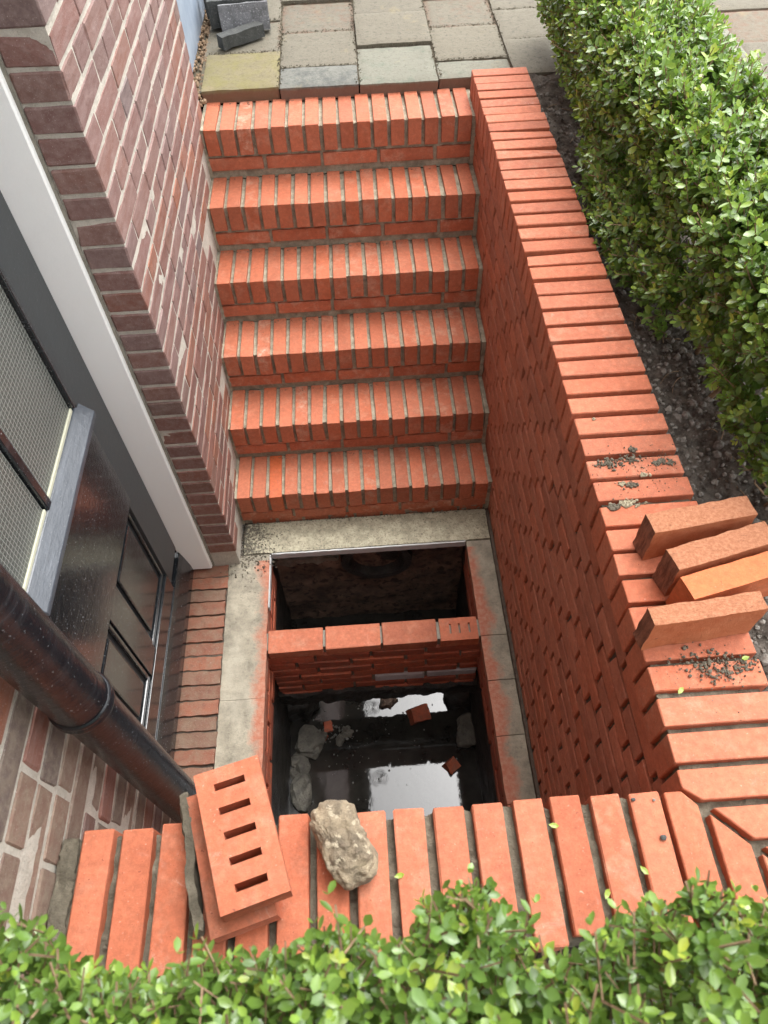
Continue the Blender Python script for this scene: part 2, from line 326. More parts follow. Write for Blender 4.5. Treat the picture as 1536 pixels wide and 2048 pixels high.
def brick(name, lo, hi, mat, parent, bev=0.0022, jit=0.0008, wob=0.0, rot=0.0):
    s = [hi[i] - lo[i] for i in range(3)]; c = Vector([(hi[i] + lo[i]) / 2 for i in range(3)])
    me = brick_mesh(*s, mat, bev, jit)
    o = link(name, me, None, parent)
    o.location = c - (parent.location if parent else Vector()) + Vector([random.uniform(-wob, wob) for _ in range(3)])
    if rot: o.rotation_euler = [random.uniform(-rot, rot) for _ in range(3)]
    if random.random() < .5 and rot == 0: o.rotation_euler = (0, 0, math.pi)
    return o
def rough_box(lo, hi, res, amp, freq=25, freq2=90, edge=None):
    """box as a dense grid displaced by noise: mortar, cement, dirty walls"""
    n = [max(1, int(round((hi[i] - lo[i]) / res))) for i in range(3)]
    idx = {}; V = []; F = []
    def vid(i, j, k):
        key = (i, j, k)
        if key not in idx:
            p = Vector((lo[0] + (hi[0] - lo[0]) * i / n[0], lo[1] + (hi[1] - lo[1]) * j / n[1], lo[2] + (hi[2] - lo[2]) * k / n[2]))
            d = noise.noise_vector(p * freq) * amp + noise.noise_vector(p * freq2) * amp * 0.5
            idx[key] = len(V); V.append(p + d)
        return idx[key]
    for i in range(n[0]):
        for j in range(n[1]):
            F.append((vid(i, j, n[2]), vid(i + 1, j, n[2]), vid(i + 1, j + 1, n[2]), vid(i, j + 1, n[2])))
            F.append((vid(i, j + 1, 0), vid(i + 1, j + 1, 0), vid(i + 1, j, 0), vid(i, j, 0)))
    for i in range(n[0]):
        for k in range(n[2]):
            F.append((vid(i, 0, k), vid(i + 1, 0, k), vid(i + 1, 0, k + 1), vid(i, 0, k + 1)))
            F.append((vid(i, n[1], k + 1), vid(i + 1, n[1], k + 1), vid(i + 1, n[1], k), vid(i, n[1], k)))
    for j in range(n[1]):
        for k in range(n[2]):
            F.append((vid(0, j, k + 1), vid(0, j + 1, k + 1), vid(0, j + 1, k), vid(0, j, k)))
            F.append((vid(n[0], j, k), vid(n[0], j + 1, k), vid(n[0], j + 1, k + 1), vid(n[0], j, k + 1)))
    me = bpy.data.meshes.new('rough'); me.from_pydata([tuple(v) for v in V], [], F); me.update()
    me.polygons.foreach_set('use_smooth', [True] * len(me.polygons))
    me.set_sharp_from_angle(angle=math.radians(48))
    return me
def prism(pts, z0, z1, bev=0.0015):
    bm = bmesh.new(); vs = [bm.verts.new((x, y, z0)) for x, y in pts]
    f = bm.faces.new(vs); r = bmesh.ops.extrude_face_region(bm, geom=[f])
    for v in r['geom']:
        if isinstance(v, bmesh.types.BMVert): v.co.z = z1
    bmesh.ops.recalc_face_normals(bm, faces=bm.faces[:])
    if bev: bmesh.ops.bevel(bm, geom=bm.edges[:], offset=bev, segments=1, affect='EDGES')
    return bm
def lump(outline, z0, z1, amp=0.006, freq=22, sub=4, flat=0.5, seed=0):
    """stone from a ground outline: rounded body with faceted noise; returns mesh about its centre"""
    pts = [Vector(p) for p in outline]; c = sum(pts, Vector((0, 0))) / len(pts)
    ang = sorted([(math.atan2((p - c).y, (p - c).x), (p - c).length) for p in pts])
    def rad(a):
        for i in range(len(ang)):
            a0, r0 = ang[i]; a1, r1 = ang[(i + 1) % len(ang)]
            if i == len(ang) - 1: a1 += 2 * math.pi
            aa = a if a >= ang[0][0] else a + 2 * math.pi
            if a0 <= aa <= a1:
                t = (aa - a0) / (a1 - a0); p = Vector((math.cos(a0), math.sin(a0))) * r0 * (1 - t) + Vector((math.cos(a1), math.sin(a1))) * r1 * t
                return p.length
        return ang[0][1]
    bm = bmesh.new(); bmesh.ops.create_icosphere(bm, subdivisions=sub, radius=1)
    off = Vector((seed * 3.1, seed * 1.7, seed * 5.3))
    for v in bm.verts:
        d = v.co.normalized(); a = math.atan2(d.y, d.x); h = math.hypot(d.x, d.y)
        hh = min(1, h / (1 - flat * 0.6 * abs(d.z) ** 0.5) if h > 0 else 0)
        r = rad(a) * min(1.0, h ** 0.55 if h > 0 else 0)
        z = (z0 + z1) / 2 + (z1 - z0) / 2 * (abs(d.z) ** 0.8) * (1 if d.z > 0 else -1)
        p = Vector((math.cos(a) * r, math.sin(a) * r, z))
        q = p + off
        p += d * (noise.noise(q * freq) * amp + abs(noise.noise(q * freq * 2.3)) * amp * .7 + noise.noise(q * freq * 6) * amp * .25)
        v.co = p
    me = bm_mesh(bm, 'lump', True); me.set_sharp_from_angle(angle=math.radians(24)); return me, c

def scatter_crumbs(name, pts, mat, kindlabel=None, parent=None):
    """many small grains in one mesh; pts = (x, y, z, r)"""
    V = []; F = []
    bm = bmesh.new(); bmesh.ops.create_icosphere(bm, subdivisions=1, radius=1)
    bv = [v.co.copy() for v in bm.verts]; bf = [[v.index for v in f.verts] for f in bm.faces]; bm.free()
    for x, y, z, r in pts:
        o = len(V); sx, sy, sz = [r * random.uniform(.6, 1.3) for _ in range(3)]
        for v in bv:
            q = random.uniform(.75, 1.2); V.append((x + v.x * sx * q, y + v.y * sy * q, z + v.z * sz * q))
        F += [[i + o for i in f] for f in bf]
    me = bpy.data.meshes.new(name); me.from_pydata(V, [], F); me.update()
    o = link(name, me, mat, parent, 'stuff')
    if kindlabel: tag(o, *kindlabel)
    return o

# ------------------------------------------------------------------ ground, soil, paving
GZ = -0.045
def grid_surface(name, x0, x1, y0, y1, res, fn, mat):
    nx, ny = int((x1 - x0) / res), int((y1 - y0) / res)
    xs = np.linspace(x0, x1, nx + 1); ys = np.linspace(y0, y1, ny + 1)
    V = [(x, y, fn(x, y)) for y in ys for x in xs]
    F = [(j * (nx + 1) + i, j * (nx + 1) + i + 1, (j + 1) * (nx + 1) + i + 1, (j + 1) * (nx + 1) + i) for j in range(ny) for i in range(nx)]
    me = bpy.data.meshes.new(name); me.from_pydata(V, [], F); me.update()
    me.polygons.foreach_set('use_smooth', [True] * len(me.polygons))
    return link(name, me, mat, None, 'structure')
def soil_h(x, y):
    p = Vector((x, y, 0))
    h = -0.085 + 0.025 * noise.noise(p * 5) + 0.014 * noise.noise(p * 18) + 0.008 * noise.noise(p * 60) + 0.006 * abs(noise.noise(p * 110))
    if y > 2.3: h += 0.03 * min(1, (y - 2.3) / 0.3)
    return h
grid_surface('soil', 0.195, 0.78, -0.9, 2.68, 0.0085, soil_h, M['soil'])
grid_surface('soil', -1.6, 0.195, -1.2, -0.195, 0.02, lambda x, y: soil_h(x, y) - 0.02, M['soil'])
# one big ground sheet with a hole where the stairwell is
bm = bmesh.new()
for (x0, x1, y0, y1) in ((-40, 40, 2.73, 60), (0.76, 40, -40, 2.73), (-40, 0.76, -40, -1.15), (-40, -1.6, -1.15, 2.73)):
    bm.faces.new([bm.verts.new(p) for p in ((x0, y0, GZ - .03), (x1, y0, GZ - .03), (x1, y1, GZ - .03), (x0, y1, GZ - .03))])
M['sand'] = mat_simple('joint_sand', (0.07, 0.06, 0.04), (0.12, 0.10, 0.065), 40, 0.95, 0.8)
link('ground', bm_mesh(bm, 'ground'), M['sand'], None, 'structure')
pav = bpy.data.objects.new('pavement', None); COL.objects.link(pav); pav['kind'] = 'structure'
def paver(x0, x1, y0, y1, mat='paver', dz=0.0, thick=0.05):
    g = 0.0010
    me = rough_box((x0 + g, y0 + g, -thick), (x1 - g, y1 - g, 0), 0.020, 0.0018, 14, 60)
    # rounded top edges
    for v in me.vertices:
        if v.co.z > -0.012:
            e = min(v.co.x - x0, x1 - v.co.x, v.co.y - y0, y1 - v.co.y)
            if e < 0.009: v.co.z -= 0.0045 * (1 - max(0, e) / 0.009)
    o = link('paving_stone', me, M[mat], pav); o.location = (0, 0, GZ + dz + random.uniform(-.002, .002))
    o.rotation_euler = (random.uniform(-.003, .003), 0, 0)
    return o
paver(-1.045, -0.742, 2.700, 3.020, 'paver_yellow', 0.006, 0.052)
paver(-1.060, -0.745, 3.024, 3.330, 'paver', 0, .05); paver(-1.06, -0.748, 3.334, 3.64)
paver(-0.738, -0.430, 2.690, 2.862, 'paver_dark', 0.0, 0.05); paver(-0.740, -0.428, 2.866, 3.190)
paver(-0.742, -0.426, 3.194, 3.515); paver(-0.744, -0.426, 3.519, 3.83)
paver(-0.426, -0.118, 2.690, 3.010, 'paver_green', 0.002, 0.052); paver(-0.424, -0.112, 3.014, 3.325)
paver(-0.422, -0.108, 3.329, 3.64)
paver(-0.114, 0.178, 2.705, 2.850, 'paver_green'); paver(-0.110, 0.182, 2.854, 3.168); paver(-0.105, 0.186, 3.172, 3.48)
paver(0.182, 0.50, 2.69, 3.000); paver(0.186, 0.50, 3.004, 3.31)
yy = 2.69
ix = 0
for cx in (-0.744, -0.426, -0.105, 0.190):
    st = {0: 3.834, 1: 3.644, 2: 3.484, 3: 3.314}[ix]
    for k in range(4): paver(cx, cx + (0.305 if ix < 3 else 0.31), st + k * .314, st + k * .314 + .31)
    ix += 1
for i in range(4):
    for j in range(11):
        st = 0.4 + (i % 2) * 0.155 + j * 0.31
        x0 = 0.505 + i * 0.314
        if x0 < 0.78 and st < 2.69: continue
        paver(x0, x0 + .31, st, st + .306, 'paver' if random.random() < .8 else 'paver_green')

# ------------------------------------------------------------------ brick staircase
NY, NZ, RZ, RY = 2.481, -0.0923, 0.1921, 0.2029
stair = thing('brick_staircase', 'flight of six new red brick steps climbing from the pit to the pavement', 'staircase')
for i in range(6):
    yn, zt = NY - i * RY, NZ - i * RZ
    pitch = 1.0225 / 16; nb = 16
    tilt = random.uniform(-.0015, .0015)
    for k in range(nb):
        x0 = -1.031 + k * 0.06475 + random.uniform(-.0012, .0012)
        d = random.uniform(-.004, .004)
        zz = zt + (0.003 if i == 0 and k > 5 else 0) + random.uniform(-.0012, .0012)
        brick('tread_brick', (x0, yn + d, zz - 0.100), (x0 + 0.0505, yn + 0.218 + d, zz), 'brick_wet' if (i == 5 and k == 2) else ('brick_riser' if random.random() < .3 else 'brick'), stair, 0.0014, 0.0006, 0.0006, 0.010)
    # course of stretchers under the nosing
    x = -1.034; sh = -0.0
    while x < -0.03:
        l = min(0.211, -0.006 - x)
        brick('riser_brick', (x, yn + 0.007, zt - 0.163), (x + l, yn + 0.105, zt - 0.114), 'brick_riser', stair, 0.0018, 0.0006, 0.001, 0.004)
        x += l + 0.0125
    me = rough_box((-1.040, yn + 0.0170, zt - 0.200), (0.004, yn + 0.222, zt - 0.0115), 0.008, 0.0042, 34, 110)
    link('mortar_bed', me, M['mortar'], stair)
for i in range(6):
    yn, zt = NY - i * RY, NZ - i * RZ
    link('mortar_fillet', rough_box((-1.043, yn + 0.006, zt - 0.19), (-1.0315, yn + 0.215, zt - 0.002), 0.008, 0.005, 30, 90), M['mortar'], stair)
    link('mortar_fillet', rough_box((-0.0085, yn + 0.004, zt - 0.19), (0.008, yn + 0.215, zt - 0.004), 0.008, 0.0035, 30, 90), M['mortar'], stair)
x = -1.0
while x < -0.03:
    l = min(0.1, -0.01 - x)
    brick('riser_brick', (x, 1.467 + 0.014, -1.262), (x + l, 1.467 + .11, -1.221), 'brick_riser', stair, 0.002, 0.0008, 0.002, 0.006)
    x += l + 0.011
link('mortar_bed', rough_box((-1.04, 1.497, -1.40), (0.004, 1.66, -1.19), 0.02, 0.004), M['mortar_dark'], stair)

# ------------------------------------------------------------------ right garden wall with its rowlock coping
rw = thing('retaining_wall', 'long new brick retaining wall right of the steps, headers on edge as coping', 'wall')
COPY = [2.5912, 2.5302, 2.4769, 2.4141, 2.3512, 2.2934, 2.2376, 2.1786, 2.1197, 2.0564, 1.9974, 1.9344, 1.8755, 1.8164, 1.7507, 1.6849, 1.6204, 1.5542, 1.4911, 1.4269, 1.3651, 1.2979, 1.2377, 1.1728, 1.1102, 1.0464, 0.9826, 0.9198, 0.8559, 0.7901, 0.7261, 0.6607, 0.6003, 0.5331, 0.4734, 0.4134, 0.3508, 0.2915, 0.2290, 0.1675, 0.1059, 0.0428]
for i, y in enumerate(COPY):
    m = 'brick_grimy' if i in (29, 30, 31, 32, 39, 40) else 'brick'
    d = random.uniform(-.0015, .0015)
    gap = (COPY[i - 1] - y) if i else 0.06
    wd = min(0.0505, gap - 0.006)
    brick('coping_brick', (d, y, -0.100), (0.210 + d, y + wd, random.uniform(-.001, .001)), m, rw, 0.0018, 0.0006, 0.0003, 0.004)
def courses(y0, y1, first, pitch, ofs=()):
    """brick spans along one course"""
    out = []; j = first
    while j > y0: j -= pitch
    while j < y1:
        a, b = max(j, y0), min(j + pitch, y1)
        if b - a > 0.03: out.append((a, b))
        j += pitch
    return out
def stair_top(y):
    i = math.floor((NY - y) / RY) + 1
    if y >= NY: return NZ
    if i > 5: return -1.25
    return NZ - i * RZ
CP = 0.0635
for c in range(18):
    zt = -0.1065 - CP * c
    if c % 2 == 0: sp = courses(0.0, 2.63, 0.500 if c % 4 == 0 else 0.3735, 0.2225)
    else: sp = courses(0.0, 2.63, 0.105, 0.1108)
    for a, b in sp:
        if stair_top(a + 0.005) > zt + 0.01: continue
        h = random.uniform(-.0007, .0007)
        brick('brick', (0.006 + h, a + 0.0055, zt - 0.0525), (0.104 + h, b - 0.0055, zt), 'brick_wall', rw, 0.0021, 0.0004, 0.0004, 0.002)
link('mortar_core', rough_box((0.015, 0.0, -1.35), (0.203, 2.625, -0.095), 0.03, 0.002), M['mortar_dark'], rw)
link('coping_mortar', rough_box((0.012, 0.0, -0.1), (0.200, 2.59, -0.019), 0.008, 0.006, 28, 100), M['mortar_cop'], rw)

# ------------------------------------------------------------------ front wall, mitred with the right one
fw = thing('parapet_wall', 'low new brick wall across the front with mitred corner, loose brick and rock on top', 'wall')
FX = {0: -0.9977, 1: -0.9321, 2: -0.8675, 3: -0.804, 4: -0.740, 5: -0.6762, 6: -0.613, 7: -0.549, 8: -0.4849, 9: -0.4184, 10: -0.3534, 11: -0.286, 12: -0.2239, 13: -0.1564, 14: -0.0922}
FL = {0: .212, 1: .210, 2: .212, 3: .2, 4: .21, 5: .21, 6: .21, 7: .208, 8: .21, 9: .206, 10: .21, 11: .211, 12: .2, 13: .2, 14: .208}
for k, x in FX.items():
    d = random.uniform(-.003, .003)
    brick('coping_brick', (x, -FL[k] + d, -0.100), (x + 0.0505, 0.002 + d, random.uniform(-.0015, .0015)), 'brick', fw, 0.0022, 0.0009, 0.0004, 0.005)
g = 0.009
for x in (-0.0332, 0.032, 0.096, 0.160):
    x1 = x + 0.0505
    if x < -0.001: pts = [(x, -0.21), (x1, -0.21), (x1, -x1 - g), (-0.004, -0.003), (x, -0.003)]
    else: pts = [(x, -0.21), (x1, -0.21), (x1, min(-x1 - g, -0.205) if -x1 - g < -0.21 else -x1 - g), (x, -x - g)]
    if -x1 - g < -0.21: pts = [(x, -0.21), (0.21 - g, -0.21), (x, -x - g)]
    link('coping_brick', bm_mesh(prism(pts, -0.1, random.uniform(-.001, .001), 0.0018), 'mitre'), M['brick'], fw)
for y in (-0.019, -0.083, -0.146, -0.205):
    y1 = y + 0.0505
    x_at = lambda yy: max(0.0, -yy + g)
    if y1 > 0: pts = [(0.0, y1), (0.0, -0.0 + 0.002), (x_at(y), y), (0.21, y), (0.21, y1)]
    else: pts = [(x_at(y), y), (0.211, y), (0.211, y1), (x_at(y1), y1)]
    if y < -0.2: pts = [(0.205, y), (0.211, y), (0.211, y1), (x_at(y1), y1)]
    link('coping_brick', bm_mesh(prism(pts, -0.1, random.uniform(-.001, .001), 0.0018), 'mitre'), M['brick'], rw)
link('mortar_strip', rough_box((-1.037, -0.205, -0.1), (-1.008, -0.004, -0.016), 0.005, 0.007, 34, 110), M['mortar_cop'], fw)
link('mortar_bed', rough_box((-1.035, -0.203, -0.1), (0.2, -0.008, -0.021), 0.005, 0.0085, 34, 110), M['mortar_cop'], fw)
link('mortar_core', rough_box((-1.035, -0.195, -1.35), (0.2, -0.014, -0.095), 0.03, 0.003), M['mortar_dark'], fw)
bm = bmesh.new()
for c in range(18):
    zt = -0.1065 - CP * c
    for a, b in courses(-1.03, 0.005 if True else 0, -0.9 + (c % 4 // 2) * .11 if c % 2 == 0 else -.93, 0.2225 if c % 2 == 0 else 0.1108):
        box_bm((a + .0055, -0.10, zt - .0525), (b - .0055, -0.005, zt), 0.002, bm)
        if c < 4: box_bm((a + .0055, -0.207, zt - .0525), (b - .0055, -0.11, zt), 0.002, bm)
link('face_bricks', bm_mesh(bm, 'face_bricks'), M['brick_wall'], fw, 'stuff')

# ------------------------------------------------------------------ the house: pier, near wall, door
house = thing('brick_house', 'old purple-brown brick house on the left with white-framed black door', 'building')
WX = -1.04; HP = 0.0662; specs = []
def house_course(k): return 0.697 - 0.0 - HP * k      # bottom of the joint under course k
for k in range(-5, 30):
    zb = house_course(k); z0, z1 = zb + 0.0045, zb + HP - 0.0045
    if z1 < -1.24: break
    low = 'old_brick_low' if (zb < -0.35 or (zb < 0.1 and random.random() < .3)) else 'old_brick'
    yp = 1.278
    q = k % 4
    # corner brick shows both in the reveal and on the street face
    spans = []
    if k % 2 == 0:
        spans = [(yp, yp + 0.1105)]
        y = yp + 0.116
        p = 0.225 if True else 0
        if q == 2: spans.append((y, y + 0.1075)); y += 0.1125
        while y < 2.6: spans.append((y, min(y + 0.2195, 2.605))); y += 0.225
    else:
        spans = [(yp, yp + 0.2195)]; y = yp + 0.225
        while y < 2.6: spans.append((y, min(y + 0.108, 2.605))); y += 0.1135
    for a, b in spans:
        if b - a < .03: continue
        if stair_top(b - .01) > z1 + 0.01: continue
        jit = 0.0008
        specs.append((a, b, z0 + random.uniform(-.001, .002), z1 + random.uniform(-.002, .001), low, jit))
    if zb < 0.75:
        y = 0.285; n = 0
        spans = []
        if k % 2 == 0:
            y -= 0.0; spans.append((y - .105, y)); y -= .116
            if q == 2: spans.append((y - .105, y)); y -= .1125
            while y > -0.55: spans.append((y - .214, y)); y -= .225
        else:
            spans.append((y - .214, y)); y -= .225
            while y > -0.55: spans.append((y - .103, y)); y -= .1135
        for a, b in spans:
            if z1 < -0.1 and b < -0.02: continue
            specs.append((a, b, z0, z1, 'old_brick_near' if random.random() < .9 else 'old_brick_low', 0.0008))
cl = Vector(camo.location)
specs.sort(key=lambda s: (Vector((WX, (s[0] + s[1]) / 2, (s[2] + s[3]) / 2)) - cl).length)
bm = bmesh.new()
for n, (a, b, z0, z1, mt, jit) in enumerate(specs):
    h = random.uniform(-jit, jit)
    if n < 292:
        brick('brick', (-1.145, a, z0), (WX + h, b, z1), mt, house, 0.0035, 0.0016, 0.0006, 0.006)
    else:
        box_bm((-1.145, a, z0), (WX + h, b, z1), 0.0035, bm)
link('far_bricks', bm_mesh(bm, 'far_bricks'), M['old_brick_low'], house, 'stuff')
link('wall_mortar', rough_box((-1.24, 1.2815, -1.4), (WX - 0.0026, 2.600, 1.04), 0.012, 0.0010, 25, 100), M['mortar_old'], house)
link('wall_mortar', rough_box((-1.24, -0.8, -1.4), (WX - 0.0030, 0.281, 0.80), 0.010, 0.0010, 25, 100), M['mortar_old'], house)
# upper storey (seen only in the water) and gutter board
bm = bmesh.new()
box_bm((-1.3, 1.28, 1.045), (WX, 2.6, 4.9), 0, bm); box_bm((-1.3, -1.6, 0.805), (WX, 0.285, 4.9), 0, bm)
box_bm((-1.3, 0.286, 1.3), (WX - .002, 1.279, 4.9), 0, bm); box_bm((-1.5, 2.601, 0.6), (-1.101, 6, 4.9), 0, bm)
link('upper_wall', bm_mesh(bm, 'upper_wall'), M['upper_wall'], house, 'stuff')
link('eave', bm_mesh(box_bm((-1.6, -1.8, 4.9), (-0.775, 6.2, 5.06), 0.01), 'eave'), M['eave'], house)
# bluestone plinth beyond the pier
link('stone_plinth', bm_mesh(box_bm((-1.16, 2.90, -0.07), (-1.098, 5.2, 0.62), 0.006), 'pl'), M['bluestone'], house)
link('stone_plinth', bm_mesh(box_bm((-1.30, 2.602, -0.07), (-1.13, 2.898, 0.62), 0.004), 'pl'), M['bluestone'], house)
# door frame
fr = bmesh.new()
box_bm((-1.262, 1.2555, -1.232), (-1.152, 1.300, 1.3), 0.004, fr)
box_bm((-1.262, 0.288, -1.232), (-1.158, 0.372, 1.3), 0.004, fr)
box_bm((-1.262, 0.3725, 1.22), (-1.158, 1.255, 1.3), 0.004, fr)
link('door_frame', bm_mesh(fr, 'frame'), M['white'], house)
sealant = rough_box((-1.1525, 1.271, -1.24), (-1.1455, 1.2795, 1.3), 0.012, 0.0015)
link('frame_joint', sealant, M['mortar_grey'], house)
# dark block closing the doorway behind the leaf
link('hall', bm_mesh(box_bm((-1.5, 0.33, -1.4), (-1.32, 1.3, 1.3)), 'hall'), M['door_grey'], house)
DX = -1.262
door = bpy.data.objects.new('door', bm_mesh(box_bm((DX - 0.045, 0.376, -1.06), (DX - 0.012, 1.252, 1.215)), 'leaf')); COL.objects.link(door)
door.data.materials.append(M['door_grey']); door.parent = house; door['label'] = 'black panelled door leaf with wired glass panes'
def dpart(name, lo, hi, mat, bev=0.002, seg=2):
    o = link(name, bm_mesh(box_bm(lo, hi, bev, seg=seg), name), M[mat], door); return o
dpart('stile', (DX - .0118, 1.095, -1.055), (DX + .008, 1.2515, 1.215), 'door_grey')
dpart('stile', (DX - .0118, 0.376, -1.055), (DX + .008, 0.50, 1.215), 'door_grey')
dpart('glass_pane', (DX - .0115, 0.790, -0.115), (DX - .004, 1.080, 1.15), 'glass', 0.0005)
dpart('glass_pane', (DX - .0115, 0.512, -0.115), (DX - .004, 0.752, 1.15), 'glass', 0.0005)
dpart('muntin', (DX - .0118, 0.757, -0.118), (DX + .006, 0.785, 1.15), 'door_gloss', 0.004)
dpart('glazing_bead', (DX - .0112, 1.081, -0.105), (DX + .0095, 1.0945, 1.15), 'door_gloss', 0.003)
for a, b in ((0.790, 1.080), (0.512, 0.752)):
    dpart('putty_line', (DX - .0035, a, -0.112), (DX + .002, b, -0.100), 'putty', 0.002)
# sloping weather bead under the glass
bm = bmesh.new()
sec = [(-0.011, -0.112), (0.004, -0.112), (0.040, -0.150), (0.040, -0.166), (-0.011, -0.166)]
f0 = [bm.verts.new((DX + a, 0.50, z)) for a, z in sec]; f1 = [bm.verts.new((DX + a, 1.115, z)) for a, z in sec]
bm.faces.new(f0); bm.faces.new(f1[::-1])
for i in range(len(sec)): bm.faces.new((f0[i], f1[i], f1[(i + 1) % 5], f0[(i + 1) % 5]))
bmesh.ops.recalc_face_normals(bm, faces=bm.faces[:]); bmesh.ops.bevel(bm, geom=bm.edges[:], offset=.002, segments=1, affect='EDGES')
link('weather_bead', bm_mesh(bm, 'bead'), M['bead'], door)
dpart('lock_rail', (DX - .0118, 0.502, -0.560), (DX + .0105, 1.112, -0.1665), 'door_gloss')
dpart('middle_stile', (DX - .0118, 0.700, -0.985), (DX + .006, 0.800, -0.562), 'door_gloss')
dpart('bottom_rail', (DX - .0118, 0.502, -1.09), (DX + .0095, 1.094, -0.988), 'door_gloss')
for y0, y1 in ((0.802, 1.093), (0.503, 0.698)):
    # moulding then raised field
    for (a0, a1, b0, b1) in ((y0, y1, -0.985, -0.968), (y0, y1, -0.579, -0.562), (y0, y0 + .017, -0.967, -0.580), (y1 - .017, y1, -0.967, -0.580)):
        dpart('panel_moulding', (DX - .0116, a0, b0), (DX + .001, a1, b1), 'door_gloss', 0.005)
    dpart('panel', (DX - .0116, y0 + .04, -0.945), (DX - .001, y1 - .04, -0.602), 'door_gloss', 0.007)
# weatherboard at the foot and threshold
bm = bmesh.new()
sec = [(-0.012, -1.0895), (0.012, -1.0895), (0.020, -1.12), (0.034, -1.19), (0.036, -1.232), (-0.012, -1.232)]
f0 = [bm.verts.new((DX + a, 0.376, z)) for a, z in sec]; f1 = [bm.verts.new((DX + a, 1.254, z)) for a, z in sec]
bm.faces.new(f0); bm.faces.new(f1[::-1])
for i in range(6): bm.faces.new((f0[i], f1[i], f1[(i + 1) % 6], f0[(i + 1) % 6]))
bmesh.ops.recalc_face_normals(bm, faces=bm.faces[:]); bmesh.ops.bevel(bm, geom=bm.edges[:], offset=.003, segments=2, affect='EDGES')
link('threshold_board', bm_mesh(bm, 'thr'), M['door_gloss'], door)

# ------------------------------------------------------------------ worn doorstep of old bricks on edge
step = thing('doorstep', 'row of worn orange bricks on edge below the black door', 'doorstep')
y = 0.30
while y < 1.255:
    wd = random.uniform(.047, .054)
    o = link('brick', rough_box((-0.078, -wd / 2, -0.05), (0.078, wd / 2, 0), 0.009, 0.0032, 40, 110), M['old_brick_step'], step)
    bpy.data.meshes[o.data.name].transform(Matrix.Translation((0, 0, 0))); o.location = (-1.168 + random.uniform(-.006, .004), y + wd / 2, -1.248 + random.uniform(-.006, .004)); o.rotation_euler = (0, random.uniform(-.01, .02), random.uniform(-.03, .03))
    y += wd + random.uniform(.006, .010)
link('mortar_bed', rough_box((-1.25, 0.2, -1.4), (-1.085, 1.29, -1.257), 0.015, 0.004), M['mortar_dark'], step)
for y in (1.262,):
    pass

# ------------------------------------------------------------------ pit with rim, divider and water
ZR = -1.25; WL = -2.05
pit = thing('drainage_pit', 'open two-chamber brick pit with cement rim at the foot of the steps', 'pit')
link('rim_slab', rough_box((-1.03, 1.324, ZR - .04), (-0.004, 1.475, ZR + .003), 0.010, 0.0018, 20, 90), M['slab'], pit)
link('edge_strip', rough_box((-0.916, 1.316, ZR - .034), (-0.108, 1.3225, ZR - .001), 0.012, 0.0012, 60), M['edge'], pit)
link('edge_strip', bm_mesh(box_bm((-0.9225, 1.07, ZR - .03), (-0.9175, 1.3155, ZR + .001), 0.001), 'es'), M['edge'], pit)
for a, b in ((0.10, 0.70), (0.7015, 1.318)):
    link('rim_block', rough_box((-1.088, a, ZR - .05), (-0.9235, b, ZR + random.uniform(-.001, .001)), 0.012, 0.0022, 18, 90), M['rim'], pit)
for a, b in ((0.05, 0.272), (0.275, 0.50), (0.503, 0.705), (0.708, 0.885), (0.888, 1.318)):
    link('rim_block', rough_box((-0.1055, a, ZR - .05), (-0.006, b, ZR + random.uniform(-.001, .001)), 0.012, 0.0015, 18, 90), M['rim'], pit)
link('rim_block', rough_box((-0.92, -0.02, ZR - .05), (-0.108, 0.12, ZR), 0.02, 0.0018), M['rim'], pit)
link('brick_footing', rough_box((-0.0055, 0.0, ZR - .05), (0.0055, 1.45, ZR + .022), 0.012, 0.0022), M['mortar_dark'], pit)
# brick courses just under the side rims
for side, x0, x1 in (('l', -1.03, -0.926), ('r', -0.1035, 0.0)):
    for c in range(3):
        yy = 0.1 + (c % 2) * .11
        while yy < 1.3:
            brick('brick', (x0, yy, ZR - .105 - c * .062), (x1, min(yy + .21, 1.315), ZR - .053 - c * .062), 'brick_pit', pit, 0.003, 0.0015, 0.0012, 0.004); yy += .222
# lower pit walls, a little wider than the opening
link('pit_wall', rough_box((-1.06, -0.05, -2.3), (-0.938, 1.52, ZR - .05), 0.022, 0.012, 9, 30), M['pit'], pit)
link('pit_wall', rough_box((-0.088, -0.05, -2.3), (0.05, 1.52, ZR - .05), 0.022, 0.012, 9, 30), M['pit'], pit)
link('pit_wall', rough_box((-1.06, -0.2, -2.3), (0.05, 0.10, ZR - .05), 0.03, 0.01), M['pit'], pit)
link('pit_wall', rough_box((-1.06, 1.425, -2.3), (0.05, 1.60, ZR - .045), 0.022, 0.012, 9, 30), M['pit_brown'], pit)
# round outlet in the far wall: hood ring and dark mouth
bm = bmesh.new()
ring = 40
for (r0, yy) in ((0.155, 1.425), (0.150, 1.385), (0.118, 1.383), (0.105, 1.42), (0.10, 1.424)):
    for i in range(ring):
        a = 2 * math.pi * i / ring; j = 1 + .04 * noise.noise(Vector((math.cos(a) * 2, math.sin(a) * 2, yy * 9)))
        bm.verts.new((r0 * 1.05 * j * math.cos(a), yy, r0 * j * math.sin(a)))
bm.verts.ensure_lookup_table()
for s_ in range(4):
    for i in range(ring):
        bm.faces.new((bm.verts[s_ * ring + i], bm.verts[s_ * ring + (i + 1) % ring], bm.verts[(s_ + 1) * ring + (i + 1) % ring], bm.verts[(s_ + 1) * ring + i]))
bm.faces.new([bm.verts[4 * ring + i] for i in range(ring)])
bmesh.ops.recalc_face_normals(bm, faces=bm.faces[:])
o = link('outlet_ring', bm_mesh(bm, 'outlet'), M['pit'], pit); o.location = (-0.48, 0, -1.475)
